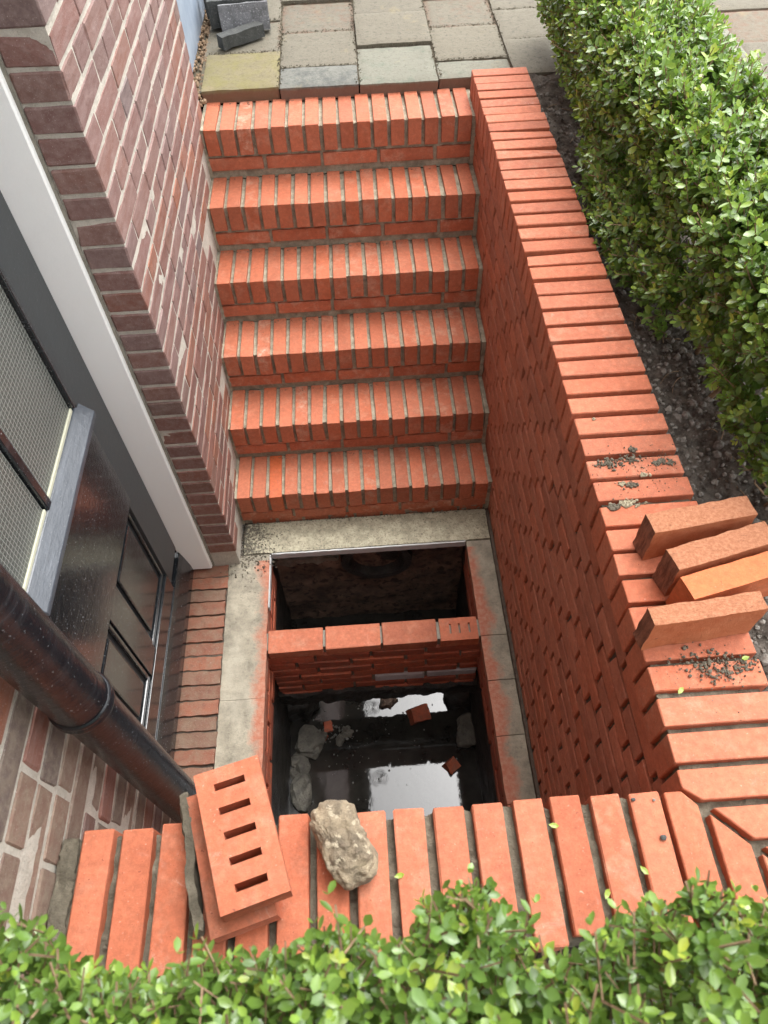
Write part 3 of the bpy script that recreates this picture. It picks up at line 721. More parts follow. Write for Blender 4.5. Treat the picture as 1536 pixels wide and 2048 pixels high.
# dividing wall
xs = [(-0.918, -0.709), (-0.699, -0.489), (-0.479, -0.272)]
for n, (a, b) in enumerate(xs):
    brick('divider_brick', (a, 0.874, -1.298), (b, 0.968, -1.246 + n * .001), 'brick_riser', pit, 0.003, 0.0014, 0.0008, 0.008)
def slotted(lx, ly, lz, slots, mat):
    """brick with rectangular through slots; slots = (x0, x1, y0, y1), centred brick"""
    xs = sorted({-lx / 2, lx / 2, *[s[0] for s in slots], *[s[1] for s in slots]}); ys = sorted({-ly / 2, ly / 2, *[s[2] for s in slots], *[s[3] for s in slots]})
    def hole(i, j):
        cx, cy = (xs[i] + xs[i + 1]) / 2, (ys[j] + ys[j + 1]) / 2
        return any(s[0] < cx < s[1] and s[2] < cy < s[3] for s in slots)
    bm = bmesh.new(); vd = {}
    def v(i, j, k):
        if (i, j, k) not in vd: vd[(i, j, k)] = bm.verts.new((xs[i], ys[j], (-lz / 2, lz / 2)[k]))
        return vd[(i, j, k)]
    nx, ny = len(xs) - 1, len(ys) - 1
    solid = lambda i, j: 0 <= i < nx and 0 <= j < ny and not hole(i, j)
    for i in range(nx):
        for j in range(ny):
            if not solid(i, j): continue
            bm.faces.new((v(i, j, 1), v(i + 1, j, 1), v(i + 1, j + 1, 1), v(i, j + 1, 1)))
            bm.faces.new((v(i, j + 1, 0), v(i + 1, j + 1, 0), v(i + 1, j, 0), v(i, j, 0)))
            if not solid(i, j - 1): bm.faces.new((v(i, j, 0), v(i + 1, j, 0), v(i + 1, j, 1), v(i, j, 1)))
            if not solid(i + 1, j): bm.faces.new((v(i + 1, j, 0), v(i + 1, j + 1, 0), v(i + 1, j + 1, 1), v(i + 1, j, 1)))
            if not solid(i, j + 1): bm.faces.new((v(i + 1, j + 1, 0), v(i, j + 1, 0), v(i, j + 1, 1), v(i + 1, j + 1, 1)))
            if not solid(i - 1, j): bm.faces.new((v(i, j + 1, 0), v(i, j, 0), v(i, j, 1), v(i, j + 1, 1)))
    sharp = [e for e in bm.edges if len(e.link_faces) == 2 and e.calc_face_angle() > 0.5]
    bmesh.ops.bevel(bm, geom=sharp, offset=0.0016, segments=2, affect='EDGES')
    me = bm_mesh(bm, 'slotted'); me.materials.append(M[mat]); return me
o = link('divider_brick', slotted(0.145, 0.094, 0.05, [(x, x + .007, -0.018, 0.022) for x in (-.035, 0.0, .038)], 'brick'), None, pit); o.location = (-0.187, 0.921, -1.271)
for c in range(7):
    zt = -1.307 - c * 0.060; h = 0.048 - (0.004 if c > 2 else 0)
    x = -0.925 + (-.11 if c % 2 else -.03)
    while x < -0.11:
        a, b = max(x, -0.93), min(x + .205, -0.098)
        if b - a > .03:
            wg = c == 4 and -0.68 < a < -0.30
            ins = 0.004 * c if c > 3 else 0.0
            brick('divider_brick', (a, 0.878 - random.uniform(0, .004), zt - h), (b, 0.965, zt), 'white_glaze' if wg else 'brick_pit', pit, 0.003, 0.002, 0.0015, 0.006)
        x += .216
link('divider_mortar', rough_box((-0.93, 0.889, -1.70), (-0.098, 0.96, -1.256), 0.018, 0.003), M['mortar_grey'], pit)
link('divider_sill', rough_box((-0.95, 0.862, -1.76), (-0.08, 0.985, -1.668), 0.014, 0.016, 14, 50), M['pit'], pit)
bm = bmesh.new(); bm.faces.new([bm.verts.new(p) for p in ((-1.0, 0.05, WL), (0.0, 0.05, WL), (0.0, 1.5, WL), (-1.0, 1.5, WL))])
link('pit_water', bm_mesh(bm, 'w'), M['water'], None, 'structure')
bm = bmesh.new(); bm.faces.new([bm.verts.new(p) for p in ((-1.06, -.2, -2.29), (0.05, -.2, -2.29), (0.05, 1.6, -2.29), (-1.06, 1.6, -2.29))])
link('pit_floor', bm_mesh(bm, 'f'), M['pit'], None, 'structure')
# backing earth so nothing is open from the side
link('subsoil', bm_mesh(box_bm((0.21, -0.9, -2.3), (0.78, 2.66, -0.13)), 'b'), M['soil'], None, 'structure')
link('subsoil', bm_mesh(box_bm((-1.6, -1.15, -2.3), (0.2095, -0.205, -0.16)), 'b'), M['soil'], None, 'structure')

# rubble standing in the water
def rubble(name, label, cat, outline, z0, z1, mat, amp=.006, seed=0, freq=22, group=None):
    me, c = lump(outline, 0, z1 - z0, amp, freq, 3, seed=seed)
    o = link(name, me, M[mat]); o.location = (c.x, c.y, z0); tag(o, label, cat, group); return o
def blk(cx, cy, w_, d_, rot=0):
    return [(cx + w_ / 2 * math.cos(rot + a) * r, cy + d_ / 2 * math.sin(rot + a) * r) for a, r in ((.3, 1), (1.2, .95), (2.2, 1.05), (3.1, .9), (4.0, 1.05), (5.2, .95))]

# ------------------------------------------------------------------ drainpipe
pipe = thing('drainpipe', 'glossy black round downpipe with collar in front of the door', 'drainpipe', (-0.98, 0.17, -1.3))
def cyl(r, z0, z1, seg=48, rb=None, cap=True):
    bm = bmesh.new(); rb = r if rb is None else rb; rings = []
    for rr, z in ((rb, z0), (r, z1)):
        rings.append([bm.verts.new((rr * math.cos(2 * math.pi * i / seg), rr * math.sin(2 * math.pi * i / seg), z)) for i in range(seg)])
    for i in range(seg): bm.faces.new((rings[0][i], rings[0][(i + 1) % seg], rings[1][(i + 1) % seg], rings[1][i]))
    if cap: bm.faces.new(rings[0][::-1]); bm.faces.new(rings[1])
    return bm_mesh(bm, 'cyl', True)
def revolve(profile, seg=48):
    bm = bmesh.new(); R = [[bm.verts.new((r * math.cos(2 * math.pi * i / seg), r * math.sin(2 * math.pi * i / seg), z)) for i in range(seg)] for r, z in profile]
    for a in range(len(R) - 1):
        for i in range(seg): bm.faces.new((R[a][i], R[a][(i + 1) % seg], R[a + 1][(i + 1) % seg], R[a + 1][i]))
    return bm_mesh(bm, 'rev', True)
ZC = 0.135 + 1.3
link('lower_pipe', revolve([(0.0445, 0.02), (0.0445, ZC + .02)]), M['pipe'], pipe)
link('upper_pipe', revolve([(0.0475, ZC + .012), (0.0475, 1.3 + 1.8), (0.0475, 6.19)]), M['pipe'], pipe)
link('collar', revolve([(0.045, ZC - .006), (0.0510, ZC - .004), (0.052, ZC + .001), (0.051, ZC + .006), (0.049, ZC + .009), (0.052, ZC + .013), (0.0515, ZC + .018), (0.048, ZC + .021)]), M['pipe'], pipe)
br = bmesh.new(); box_bm((-0.062, -0.01, ZC + .0), (-0.03, 0.008, ZC + .02), .002, br)
link('bracket', bm_mesh(br, 'br'), M['slate'], pipe)

# ------------------------------------------------------------------ loose bricks, rock, rubble
def loose(label, p0, p1, wdt, z0, hgt, tilt=0.0, mat='brick_loose', group='loose bricks lying on the right wall', rough_=0.0022):
    """brick on edge: long edge runs p0 -> p1 (near top edge), width to +normal"""
    p0, p1 = Vector(p0), Vector(p1); d = (p1 - p0).normalized(); nrm = Vector((-d.y, d.x)); L = 0.211
    c = (p0 + p1) / 2 + nrm * wdt / 2
    me = rough_box((-L / 2, -wdt / 2, -hgt / 2), (L / 2, wdt / 2, hgt / 2), 0.0055, rough_, 30, 130)
    o = link('loose_brick', me, M[mat]); o.location = (c.x, c.y, z0 + hgt / 2); o.rotation_euler = (0, tilt, math.atan2(d.y, d.x))
    tag(o, label, 'brick', group); return o
GB = 'loose bricks lying on the right wall'
loose('orange brick set on edge on the coping, farthest of the four loose bricks', (0.049, 0.444), (0.264, 0.473), 0.046, 0.002, 0.098)
loose('orange brick on edge tilted against the farthest loose brick, second from the back', (0.077, 0.361), (0.275, 0.408), 0.048, 0.002, 0.098)
loose('smooth bright orange brick wedged third in the pile of loose bricks', (0.086, 0.300), (0.285, 0.347), 0.049, 0.002, 0.096, 0.0, 'brick_loose_smooth', GB, 0.0010)
loose('coarse sandy-topped orange brick standing on edge nearest the corner', (-0.001, 0.252), (0.204, 0.270), 0.036, 0.002, 0.098)
# perforated brick over another one, on the front wall
def place_rect(me, p0, p1, p2, zc, name, label, tiltx=0, tilty=0):
    """p0 far-left, p1 far-right, p2 near-right"""
    p0, p1, p2 = Vector(p0), Vector(p1), Vector(p2); c = (p0 + p2) / 2; d = (p0 - (p0 + p2 - p1))   # along length (near to far)
    o = link(name, me, None); o.location = (c.x, c.y, zc); o.rotation_euler = (tiltx, tilty, math.atan2(d.y, d.x)); tag(o, label, 'brick'); return o
sl = [(x - .0055, x + .0055, -0.024, 0.024) for x in (-.074, -.037, 0.0, .037, .074)]
place_rect(slotted(0.205, 0.1, 0.05, sl, 'brick_loose_top') if False else slotted(0.205, 0.102, 0.05, sl, 'brick'), (-0.797, 0.052), (-0.699, 0.081), (-0.640, -0.128), 0.0835, 'perforated_brick', 'orange-red brick with five slots lying tilted on the front wall', 0.06, 0.0)
place_rect(slotted(0.21, 0.1, 0.05, sl, 'brick_grimy'), (-0.815, 0.035), (-0.725, 0.055), (-0.670, -0.150), 0.0265, 'perforated_brick', 'mortar-smeared slotted brick under the tilted five-slot brick', 0, 0)
me = rough_box((-0.006, -0.100, -0.026), (0.007, 0.100, 0.024), 0.005, 0.006, 34, 90)
o = link('mortar_lump', me, M['mortar_cop']); o.location = (-0.807, -0.062, 0.028); o.rotation_euler = (0, 0.15, 0.20); tag(o, 'grey strip of hardened mortar beside the slotted bricks', 'mortar')
me, c = lump([(-0.626, -0.005), (-0.600, 0.016), (-0.548, 0.012), (-0.527, -0.03), (-0.513, -0.09), (-0.528, -0.108), (-0.562, -0.118), (-0.592, -0.088), (-0.612, -0.045)], 0.0, 0.066, 0.014, 20, 5, flat=0.9, seed=3)
o = link('rock', me, M['rock']); o.location = (c.x, c.y, 0.002); o.scale = (0.88, 0.90, 0.92); tag(o, 'rough brown-grey fieldstone resting on the front wall coping', 'rock')

W = WL - .03
def fscale(x, y):   # rubble positions were read at -1.81, moved down the sight line to the water
    t = (1.2558 - WL + 0.0) / (1.2558 + 1.81); return (-0.4869 + (x + 0.4869) * t, -0.2828 + (y + 0.2828) * t)
def rub(name, label, x, y, w_, d_, h, mat, cat='rubble', rot=0, amp=.022, seed=0):
    x, y = fscale(x, y); return rubble(name, label, cat, blk(x, y, w_, d_, rot), W, W + h + .03, mat, amp, seed)
rub('mortar_chunk', 'big grey chunk of mortar at the left edge of the pit water', -0.815, 0.705, .15, .15, .05, 'rubble', seed=1)
rub('mortar_chunk', 'grey mortar chunk in the pit water nearest the front wall', -0.850, 0.50, .10, .17, .04, 'rubble', seed=2)
rub('mortar_chunk', 'pale grey lump against the right wall of the pit water', -0.140, 0.705, .11, .16, .04, 'rubble', seed=4)
rub('mortar_chunk', 'black crusted lump in the back left corner of the front chamber', -0.86, 0.86, .20, .14, .12, 'pit', seed=5, amp=.02)
rub('mortar_chunk', 'black crusted lump in the back right corner of the front chamber', -0.15, 0.86, .18, .14, .07, 'pit', seed=6, amp=.02)
rub('mortar_chunk', 'low grey ledge of mortar along the left wall between the two chunks', -0.862, 0.60, .08, .16, .015, 'rubble', seed=11)
rub('mortar_chunk', 'flat pale shard poking out of the water left of the sky reflection', -0.66, 0.742, .04, .05, .01, 'rubble', seed=12)
rub('mortar_chunk', 'pale curved shard beside the small red fragment in the water', -0.70, 0.70, .035, .06, .012, 'rubble', seed=13)
rub('stone_slab', 'small brown stone at the foot of the dividing wall', -0.476, 0.858, .085, .055, .03, 'pit_brown', seed=7)
def frag(label, x, y, s, z, rot):
    x, y = fscale(x, y)
    me = rough_box((-s[0] / 2, -s[1] / 2, -s[2] / 2), (s[0] / 2, s[1] / 2, s[2] / 2), 0.012, 0.008, 22, 60)
    o = link('brick_fragment', me, M['brick_pit']); o.location = (x, y, WL + z); o.rotation_euler = rot; tag(o, label, 'brick piece', 'brick fragments in the pit water')
frag('largest dark red brick fragment in the water near the dividing wall', -0.345, 0.79, (.085, .07, .06), .012, (.2, .3, .3))
frag('red brick fragment in the water at the right, nearest the front wall', -0.228, 0.563, (.055, .05, .04), .008, (.3, .2, .7))
frag('small red brick fragment between the pale shards at the left of the water', -0.742, 0.765, (.035, .05, .03), .008, (.2, .2, .2))
frag('red brick piece on the big grey mortar chunk in the water', -0.775, 0.715, (.07, .03, .03), .022, (.1, .2, .5))
rub('mortar_chunk', 'tall grey lump of mortar on the left in the back chamber', -0.905, 1.36, .09, .10, .42, 'mortar_grey', seed=9)
link('rubble_ledge', rough_box((-0.945, 1.405, -1.49), (-0.66, 1.44, -1.44), 0.009, 0.016, 22, 60), M['mortar_grey'], pit)
pts = []
for i in range(130):
    x, y = random.gauss(-0.60, .15), random.gauss(0.78, .17)
    if -0.9 < x < -0.12 and 0.25 < y < 0.95: pts.append((x, y, WL + .0003, random.choice((.0012, .0018, .003, .0045))))
for i in range(45):
    x, y = fscale(random.gauss(-.73, .04), random.gauss(.74, .03)); pts.append((x, y, WL, random.uniform(.003, .008)))
scatter_crumbs('floating_foam', pts, M['foam'], ('pale bubbles and scraps floating on the dark pit water', 'foam'))

# soil and mortar crumbs on the coping
pts = []; ptl = []
for (x, y, n, s, r) in ((0.047, 0.699, 60, .011, .0045), (0.103, 0.707, 55, .011, .0035), (0.073, 0.70, 30, .012, .003), (0.151, 0.692, 30, .007, .0035), (0.17, 0.698, 30, .007, .0035),
                        (0.183, 0.689, 30, .007, .0035), (0.082, 0.635, 40, .008, .0035), (0.111, 0.735, 20, .006, .0045), (0.03, 0.580, 60, .005, .005), (0.025, 0.694, 16, .008, .003),
                        (0.151, 0.206, 90, .022, .003), (0.110, 0.194, 60, .018, .0028), (0.191, 0.212, 40, .012, .003), (0.10, 0.228, 60, .03, .004), (0.11, 0.70, 120, .05, .0016), (0.11, 0.64, 90, .05, .0015), (0.12, 0.2, 120, .05, .0015)):
    for i in range(n):
        px, py = random.gauss(x, s), random.gauss(y, s * .6)
        if 0.002 < px < 0.208: pts.append((px, py, r * .4, r * random.uniform(.3, 1.1)))
for (x, y, n, s, r) in ((0.062, 0.640, 40, .007, .003), (0.064, 0.587, 80, .012, .004), (0.117, 0.659, 20, .004, .004), (0.045, 0.834, 16, .003, .003)):
    for i in range(n): ptl.append((random.gauss(x, s), random.gauss(y, s * .45), r * .4, r * random.uniform(.4, 1.1)))
scatter_crumbs('soil_crumbs', pts, M['crumb'], ('dark crumbs of soil spilled on the right wall coping', 'soil crumbs'))
scatter_crumbs('mortar_crumbs', ptl, M['crumb_light'], ('pale mortar droppings on the right wall coping', 'mortar crumbs'))
pts = []
for i in range(500):
    x, y = random.gauss(-1.0, .055), random.gauss(1.36, .06)
    if x > -1.08 or y < 1.27: pts.append((x, min(y, 1.46), ZR + .003, random.uniform(.001, .0045)))
for i in range(120): pts.append((random.uniform(-1.0, -.05), 1.478 - abs(random.gauss(0, .008)), ZR + .004, random.uniform(.001, .004)))
scatter_crumbs('grit', pts, M['crumb'], ('loose black grit on the pit rim beside the house corner', 'grit'))
pts = []
for i in range(1500):
    x, y = random.uniform(.215, .55), random.uniform(-.1, 2.62); pts.append((x, y, soil_h(x, y) + .001, random.choice((.0015, .002, .003, .004, .007, .011)) * random.uniform(.7, 1.2)))
for i in range(900):
    x, y = random.uniform(.215, .5), random.uniform(.3, 1.25); pts.append((x, y, soil_h(x, y) + .001, random.choice((.002, .003, .005, .008)) * random.uniform(.7, 1.2)))
scatter_crumbs('gravel', pts, M['pebble'], ('small grey stones scattered on the soil under the hedge', 'gravel'))
pts = []
for i in range(1500):
    x, y = random.uniform(.215, .55), random.uniform(-.1, 2.62); pts.append((x, y, soil_h(x, y) + .002, random.uniform(.002, .009)))
scatter_crumbs('soil_clods', pts, M['soil'], ('dark clods of soil between wall and hedge', 'soil'))
pts = []
for i in range(500):
    x, y = random.uniform(-1.11, -1.03), random.uniform(2.62, 3.9); pts.append((x, y, GZ - .02, random.uniform(.004, .012)))
scatter_crumbs('dry_litter', pts, M['wood'], ('brown litter and dirt between the house and the paving', 'litter'))

grid_surface('joint_sand_bed', -1.06, 0.50, 2.712, 4.3, 0.02, lambda x, y: GZ - 0.014 + 0.003 * noise.noise(Vector((x * 40, y * 40, 0))), M['sand'])
pts = []
for x in (-0.743, -0.427, -0.111, 0.180):
    for i in range(260): pts.append((random.gauss(x, .007), random.uniform(2.70, 3.9), GZ + random.uniform(-.006, .001), random.uniform(.0012, .0035)))
for (x0, x1, y) in ((-1.05, -.745, 3.022), (-1.05, -.745, 3.332), (-.74, -.43, 2.864), (-.74, -.43, 3.192), (-.74, -.43, 3.517), (-.425, -.115, 3.012), (-.425, -.115, 3.327), (-.11, .18, 2.852), (-.11, .18, 3.17), (.185, .45, 3.002), (.185, .45, 3.312)):
    for i in range(110): pts.append((random.uniform(x0, x1), random.gauss(y, .006), GZ + random.uniform(-.006, .001), random.uniform(.0012, .003)))
scatter_crumbs('joint_sand', pts, M['sand'], ('sandy grit filling the joints between the paving stones', 'sand'))
# ------------------------------------------------------------------ dark stones by the house
def stone(label, c, s, rot, mat):
    me = rough_box((-s[0] / 2, -s[1] / 2, -s[2] / 2), (s[0] / 2, s[1] / 2, s[2] / 2), 0.012, 0.003, 20, 80)
    o = link('clinker_brick', me, M[mat]); o.location = c; o.rotation_euler = rot; tag(o, label, 'brick', 'dark clinkers piled by the house')
T0 = GZ
stone('dark grey brick lying askew in front of the pile by the house', (-0.905, 3.115, T0 + .026), (.20, .052, .048), (0, 0, .62), 'slate')
stone('sparkling light grey brick on edge leaning in front of the dark pile', (-0.890, 3.225, T0 + .052), (.205, .045, .10), (-.25, 0, .10), 'slate_light')
stone('dark grey brick on edge just behind the sparkling light one', (-0.935, 3.285, T0 + .053), (.22, .05, .10), (-.1, 0, .08), 'slate')
stone('dark grey brick on edge farther back in the pile by the house', (-0.96, 3.385, T0 + .055), (.22, .05, .10), (0, 0, .05), 'slate')
stone('dark grey brick lying flat at the top edge of the pile', (-0.92, 3.52, T0 + .03), (.21, .1, .05), (0, 0, .2), 'slate')
stone('dark grey brick lying across the back of the pile', (-0.98, 3.62, T0 + .085), (.2, .1, .05), (0, 0.05, .5), 'slate')

# ------------------------------------------------------------------ hedges: sprigs of opposite leaves merged with numpy
LEAF_F = np.array([[0, 2, 1], [0, 1, 3], [1, 2, 4], [1, 4, 5], [1, 5, 6], [1, 6, 3], [5, 4, 7], [5, 7, 6]])
def leaf_verts(L, Wd, cup, bend):
    # 0 base, 1 mid1, 2 left1, 3 right1, 4 left2, 5 mid2, 6 right2, 7 tip ; obovate
    return np.array([[0, 0, 0], [0, L * .38, -cup + bend * .15], [-Wd * .42, L * .36, 0], [Wd * .42, L * .36, 0],
                     [-Wd * .46, L * .72, bend * .45], [0, L * .74, -cup * .8 + bend * .5], [Wd * .46, L * .72, bend * .45], [0, L, bend]])
def make_sprig(rng, nodes, length, Lf):
    V = []; F = []; C = []; ang0 = rng.uniform(0, 6.28); off = 0
    bend = rng.normal(0, .15, 2)
    for k in range(nodes):
        t = (k + .6) / nodes; p = np.array([bend[0] * length * t * t, bend[1] * length * t * t, length * t])
        for s in (0, math.pi):
            a = ang0 + k * math.pi / 2 + s + rng.normal(0, .25); el = math.radians(rng.uniform(10, 45) + 30 * (k == nodes - 1))
            L = Lf * rng.uniform(.75, 1.15) * (0.7 if k == nodes - 1 else 1); v = leaf_verts(L, L * rng.uniform(.5, .64), L * .09, -L * rng.uniform(.0, .25))
            roll = rng.normal(0, .35); cr, sr = math.cos(roll), math.sin(roll)
            v = v @ np.array([[cr, 0, sr], [0, 1, 0], [-sr, 0, cr]]).T
            ce, se = math.cos(el), math.sin(el); v = v @ np.array([[1, 0, 0], [0, ce, -se], [0, se, ce]]).T
            ca, sa = math.cos(a), math.sin(a); v = v @ np.array([[ca, -sa, 0], [sa, ca, 0], [0, 0, 1]]).T
            V.append(v + p); F.append(LEAF_F + off); off += 8; C.append(np.full(8, .25 + .5 * (k / nodes) ** 2 + rng.uniform(-.12, .12)))
    return np.concatenate(V), np.concatenate(F), np.concatenate(C)
def make_twig(length, r=.0012):
    V = []; 
    for z in (0, length):
        for i in range(3): V.append([r * math.cos(2.09 * i), r * math.sin(2.09 * i), z])
    F = [[0, 1, 4], [0, 4, 3], [1, 2, 5], [1, 5, 4], [2, 0, 3], [2, 3, 5]]
    return np.array(V), np.array(F)
def frames(D, rng):
    D = D / np.linalg.norm(D, axis=1, keepdims=True)
    R = rng.normal(size=D.shape); X = np.cross(R, D); X /= np.linalg.norm(X, axis=1, keepdims=True); Y = np.cross(D, X)
    return np.stack([X, Y, D], axis=2)
def foliage(name, P, D, S, CO, parent, rng, nodes=(4, 5, 6), length=.05, Lf=.0165):
    protos = [make_sprig(rng, rng.choice(nodes), length * rng.uniform(.7, 1.2), Lf) for _ in range(14)]
    which = rng.integers(0, len(protos), len(P)); R = frames(D, rng)
    Vs, Fs, Cs, off = [], [], [], 0
    for i, (v, f, c) in enumerate(protos):
        idx = np.where(which == i)[0]
        if len(idx) == 0: continue
        vv = np.einsum('nij,vj->nvi', R[idx], v) * S[idx, None, None] + P[idx, None, :]
        Vs.append(vv.reshape(-1, 3)); Fs.append((f[None] + (np.arange(len(idx)) * len(v))[:, None, None]).reshape(-1, 3) + off)
        Cs.append(np.clip(c[None] + CO[idx, None], 0, 1).reshape(-1)); off += len(idx) * len(v)
    V = np.concatenate(Vs); F = np.concatenate(Fs); Cc = np.concatenate(Cs)
    me = bpy.data.meshes.new(name); me.vertices.add(len(V)); me.vertices.foreach_set('co', V.astype(np.float32).ravel())
    me.loops.add(F.size); me.loops.foreach_set('vertex_index', F.astype(np.int32).ravel()); me.polygons.add(len(F))
    me.polygons.foreach_set('loop_start', np.arange(0, F.size, 3, dtype=np.int32)); me.polygons.foreach_set('use_smooth', np.ones(len(F), bool))
    at = me.attributes.new('leafcol', 'FLOAT', 'POINT'); at.data.foreach_set('value', Cc.astype(np.float32)); me.update(calc_edges=True)
    o = link(name, me, M['leaf'], parent, 'stuff')
    tv, tf = make_twig(length)
    vv = np.einsum('nij,vj->nvi', R, tv) * S[:, None, None] + P[:, None, :]
    V = vv.reshape(-1, 3); F = (tf[None] + (np.arange(len(P)) * 6)[:, None, None]).reshape(-1, 3)
    me = bpy.data.meshes.new('twigs'); me.from_pydata(V.tolist(), [], F.tolist()); me.update()
    link('twigs', me, M['wood'], parent, 'stuff')
    return o
def branch(pts, r0, r1, bm):
    seg = 7; rings = []
    for i, p in enumerate(pts):
        r = r0 + (r1 - r0) * i / (len(pts) - 1); d = (Vector(pts[min(i + 1, len(pts) - 1)]) - Vector(pts[max(i - 1, 0)])).normalized()
        q = d.to_track_quat('Z', 'Y')
        rings.append([bm.verts.new(Vector(p) + q @ Vector((r * math.cos(6.283 * k / seg), r * math.sin(6.283 * k / seg), 0))) for k in range(seg)])
    for a in range(len(rings) - 1):
        for k in range(seg): bm.faces.new((rings[a][k], rings[a][(k + 1) % seg], rings[a + 1][(k + 1) % seg], rings[a + 1][k]))
def stems(parent, spots, top, spread, rng, lean=(0, 0)):
    for (x, y, z) in spots:
        bm = bmesh.new()
        trunk = [Vector((x, y, z - .03))]
        p = trunk[0].copy()
        for k in range(5):
            p = p + Vector((rng.normal(lean[0], .012), rng.normal(lean[1], .012), (top - z) * .16)); trunk.append(p.copy())
        branch(trunk, .007, .004, bm)
        for j in range(7):
            b = trunk[rng.integers(1, 6)]; q = [b]; d = Vector((rng.normal(0, 1), rng.normal(0, 1), rng.uniform(.5, 1.8))).normalized()
            for k in range(4): d = (d + Vector(rng.normal(0, .25, 3).tolist())).normalized(); q.append(q[-1] + d * spread * .28)
            branch(q, .003, .0012, bm)
        link('stem', bm_mesh(bm, 'stem', True), M['wood'], parent)

def right_hedge():
    rng = np.random.default_rng(3)
    h = thing('boxwood_hedge', 'long clipped green boxwood hedge in the soil bed right of the wall', 'hedge', (0, 0, 0))
    # cross-section: rounded box, sampled by direction; height field varies along y
    n = 7600
    y = rng.uniform(0.52, 3.0, n); a = rng.uniform(-0.42, math.pi + .42, n)
    p = []; d = []; co = []
    for i in range(n):
        ca, sa = math.cos(a[i]), math.sin(a[i])
        yy = y[i]
        bum = 1 + .13 * noise.noise(Vector((ca * 1.5, sa * 1.5, yy * 3.2))) + .09 * noise.noise(Vector((ca * 4, sa * 4, yy * 9 + 5)))
        hw = 0.160 * bum; hh = 0.235 * bum; cx = 0.440 + .02 * math.sin(yy * 2.1) + max(0, yy - 2.0) * .03; cz = 0.170
        # superellipse
        e = 0.55
        rx = hw * math.copysign(abs(ca) ** e, ca); rz = hh * math.copysign(abs(sa) ** e, sa)
        if rz < 0: rx *= 1 + 0.9 * rz / hh * .35
        inset = rng.uniform(0, 1) ** 1.6 * 0.42
        px = cx + rx * (1 - inset); pz = cz + rz * (1 - inset)
        if pz < -.02 and rng.uniform() < .5: continue
        endf = 1.0
        if yy < .62: endf = math.sqrt(max(0.05, 1 - ((.62 - yy) / .12) ** 2))
        px = cx + (px - cx) * endf; pz = cz + (pz - cz) * endf
        nd = np.array([ca * .9, rng.normal(0, .35) - (.6 if yy < .62 else 0), max(sa, -.1) + .45]) + rng.normal(0, .28, 3)
        p.append((px, yy, pz)); d.append(nd)
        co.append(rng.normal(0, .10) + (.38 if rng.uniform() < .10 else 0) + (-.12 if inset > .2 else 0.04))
    for i in range(260):      # low straggling shoots over the soil
        yy = rng.uniform(1.15, 2.0); p.append((.30 - rng.uniform(0, .075) * math.sin((yy - 1.15) / .85 * math.pi), yy, rng.uniform(-.03, .14)))
        d.append(np.array([-.9, 0, .5]) + rng.normal(0, .3, 3)); co.append(rng.normal(0.05, .12))
    for i in range(420):      # longer shoots breaking the clipped outline
        yy = rng.uniform(.6, 2.95); xx = rng.uniform(.27, .60); p.append((xx, yy, .40 + rng.uniform(-.02, .055) - abs(xx - .44) * .35))
        d.append(np.array([(xx - .44) * 2.5, 0, 1.0]) + rng.normal(0, .3, 3)); co.append(rng.normal(0.22, .14))
    P = np.array(p); D = np.array(d); S = rng.uniform(.62, 1.3, len(P))
    P -= D / np.linalg.norm(D, axis=1, keepdims=True) * .03
    foliage('foliage', P, D, S, np.array(co), h, rng, length=.056, Lf=.0235)
    stems(h, [(0.40 + .02 * math.sin(k * 2.3), .62 + k * .17, -.09) for k in range(14)], .34, .14, rng)
    # low stragglers reaching over the soil
    return h
right_hedge()
def front_hedge():
    rng = np.random.default_rng(5)
    h = thing('boxwood_hedge', 'near out-of-focus boxwood hedge along the bottom edge in front of the low wall', 'hedge', (0, 0, 0))
    K = [(-1.2, -.16), (-.84, -.167), (-.821, -.172), (-.792, -.205), (-.764, -.217), (-.726, -.216), (-.687, -.222), (-.659, -.202), (-.624, -.208), (-.59, -.21), (-.555, -.19), (-.529, -.193), (-.504, -.216), (-.481, -.198), (-.461, -.176), (-.401, -.164), (-.374, -.19), (-.359, -.226), (-.331, -.235), (-.269, -.197), (-.216, -.184), (-.184, -.195), (-.161, -.2), (.3, -.2)]
    kx = np.array([k[0] for k in K]); ky = np.array([k[1] for k in K])
    n = 4300; x = rng.uniform(-1.02, .25, n); u = rng.uniform(0, 1, n)
    edge = np.interp(x, kx, ky) - 0.022
    P = []; D = []; CO = []
    for i in range(n):
        e = edge[i]
        top = .56 + .035 * noise.noise(Vector((x[i] * 7, 3, 0))) + .02 * noise.noise(Vector((x[i] * 20, 8, 0)))
        if u[i] < .55:   # top surface
            yy = e - rng.uniform(0, 1) ** 1.3 * .40; zz = top - rng.uniform(0, 1) ** 1.8 * .16 - max(0, .06 - (e - yy)) * .9
            dd = np.array([0, .10, 1.0])
        else:            # face towards the low wall
            zz = top - .03 - rng.uniform(0, 1) * .42; yy = min(e, -.235 - .02 * rng.uniform()) - .0 - rng.uniform(0, 1) ** 1.6 * .10
            if zz > top - .09: yy = e - rng.uniform(0, .04)
            dd = np.array([0, .8, .7])
        P.append((x[i], yy, zz)); D.append(dd + rng.normal(0, .38, 3)); CO.append(rng.normal(.04, .11) + (.35 if rng.uniform() < .14 else 0))
    P = np.array(P); D = np.array(D)
    P -= D / np.linalg.norm(D, axis=1, keepdims=True) * .028
    foliage('foliage', P, D, rng.uniform(.7, 1.1, len(P)), np.array(CO), h, rng, length=.050, Lf=.0180)
    stems(h, [(-1.0 + k * .12, -.36 + .05 * math.sin(k * 1.9), -.12) for k in range(11)], .45, .10, rng)
    return h
front_hedge()
bm = bmesh.new()
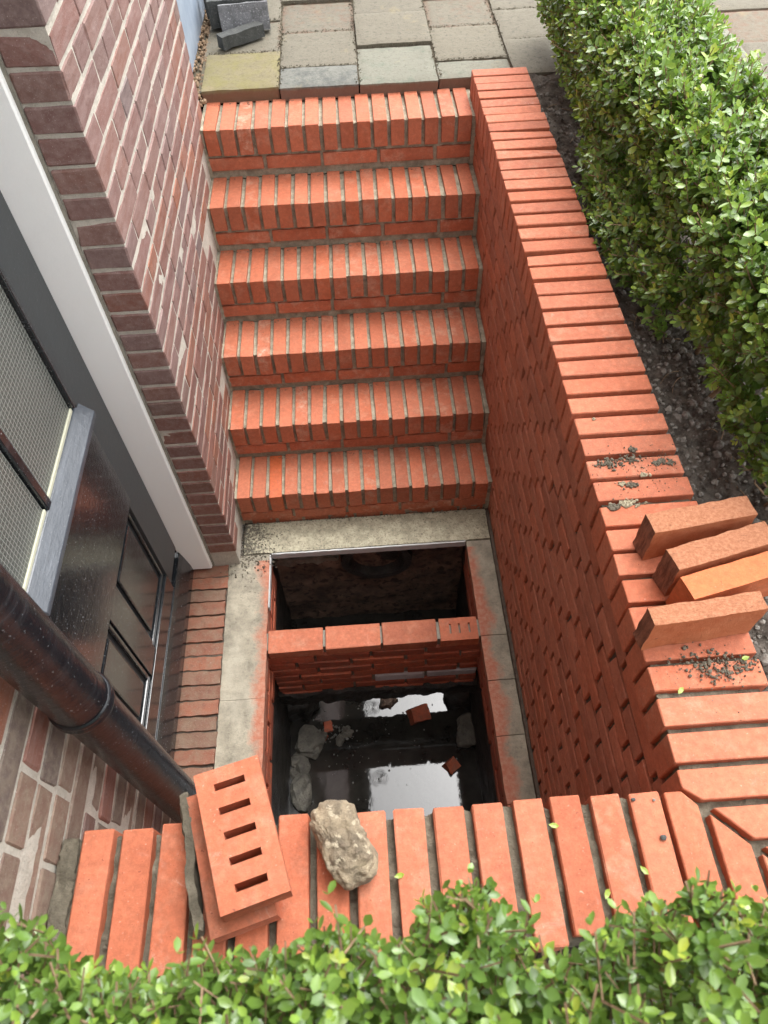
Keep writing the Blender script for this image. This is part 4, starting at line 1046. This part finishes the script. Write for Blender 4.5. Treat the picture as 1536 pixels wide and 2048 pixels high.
for i in range(46):
    x, y = random.uniform(.22, .40), random.uniform(.5, 2.5); a = random.uniform(0, 6.28); L = random.uniform(.02, .09); z = soil_h(x, y) + .006
    q = [Vector((x + math.cos(a + j * .12) * L * j / 4, y + math.sin(a + j * .12) * L * j / 4, z + .004 * math.sin(j))) for j in range(5)]
    branch(q, .0013, .0006, bm)
o = link('twigs_on_soil', bm_mesh(bm, 'twigs', True), M['wood'], None, 'stuff'); tag(o, 'dry broken twigs lying on the soil beside the wall', 'twigs')
# grit gathered in the corners of the steps
pts = []
for i in range(6):
    yn, zt = NY - i * RY, NZ - i * RZ
    for j in range(90): pts.append((random.uniform(-1.02, -.01), yn + .203 - abs(random.gauss(0, .006)), zt + .001, random.uniform(.0008, .0026)))
    for j in range(40): pts.append((random.uniform(-1.02, -.01), yn + random.uniform(.01, .2), zt + .0005, random.uniform(.0006, .0016)))
scatter_crumbs('step_grit', pts, M['crumb'], ('fine grit gathered at the back of the red brick treads', 'grit'))
# fallen leaves
rng = np.random.default_rng(9)
for (x, y, z, cmt) in ((0.04, 0.161, .004, 'fallen green leaf in a coping joint left of the soil crumbs'), (0.192, 0.222, .004, 'fallen green leaf beside the nearest loose orange brick'), (-0.103, -0.110, .003, 'yellow-green leaf on the front coping near the mitred corner'), (-0.491, -0.10, .002, 'small leaf in the joint right of the fieldstone'), (-0.234, -0.04, .002, 'leaf in a front coping joint above the pit edge'), (-0.168, -0.153, .003, 'leaf on the front coping close to the near hedge')):
    v = leaf_verts(.017, .009, .001, .001); a = rng.uniform(0, 6.28); ca, sa = math.cos(a), math.sin(a)
    me = bpy.data.meshes.new('leaf'); me.from_pydata([(p[0] * ca - p[1] * sa, p[0] * sa + p[1] * ca, p[2] + .001) for p in v], [], LEAF_F.tolist()); me.update()
    at = me.attributes.new('leafcol', 'FLOAT', 'POINT'); at.data.foreach_set('value', [.85] * 8)
    o = link('fallen_leaf', me, M['leaf']); o.location = (x, y, z); tag(o, cmt, 'leaf', 'leaves fallen on the brick coping')
for (x, y, r, lab) in ((-.055, -.072, .006, 'largest black pebble on the front coping'), (-.087, -.011, .004, 'small dark chip at the far end of a front coping brick'), (-.053, -.014, .003, 'tiny pale pebble at the inner edge of the front coping')):
    me, c = lump(blk(0, 0, r * 2, r * 1.6), 0, r, .001, 60, 2)
    o = link('pebble', me, M['slate'] if r > .0035 else M['pebble']); o.location = (x, y, .001); tag(o, lab, 'pebble')
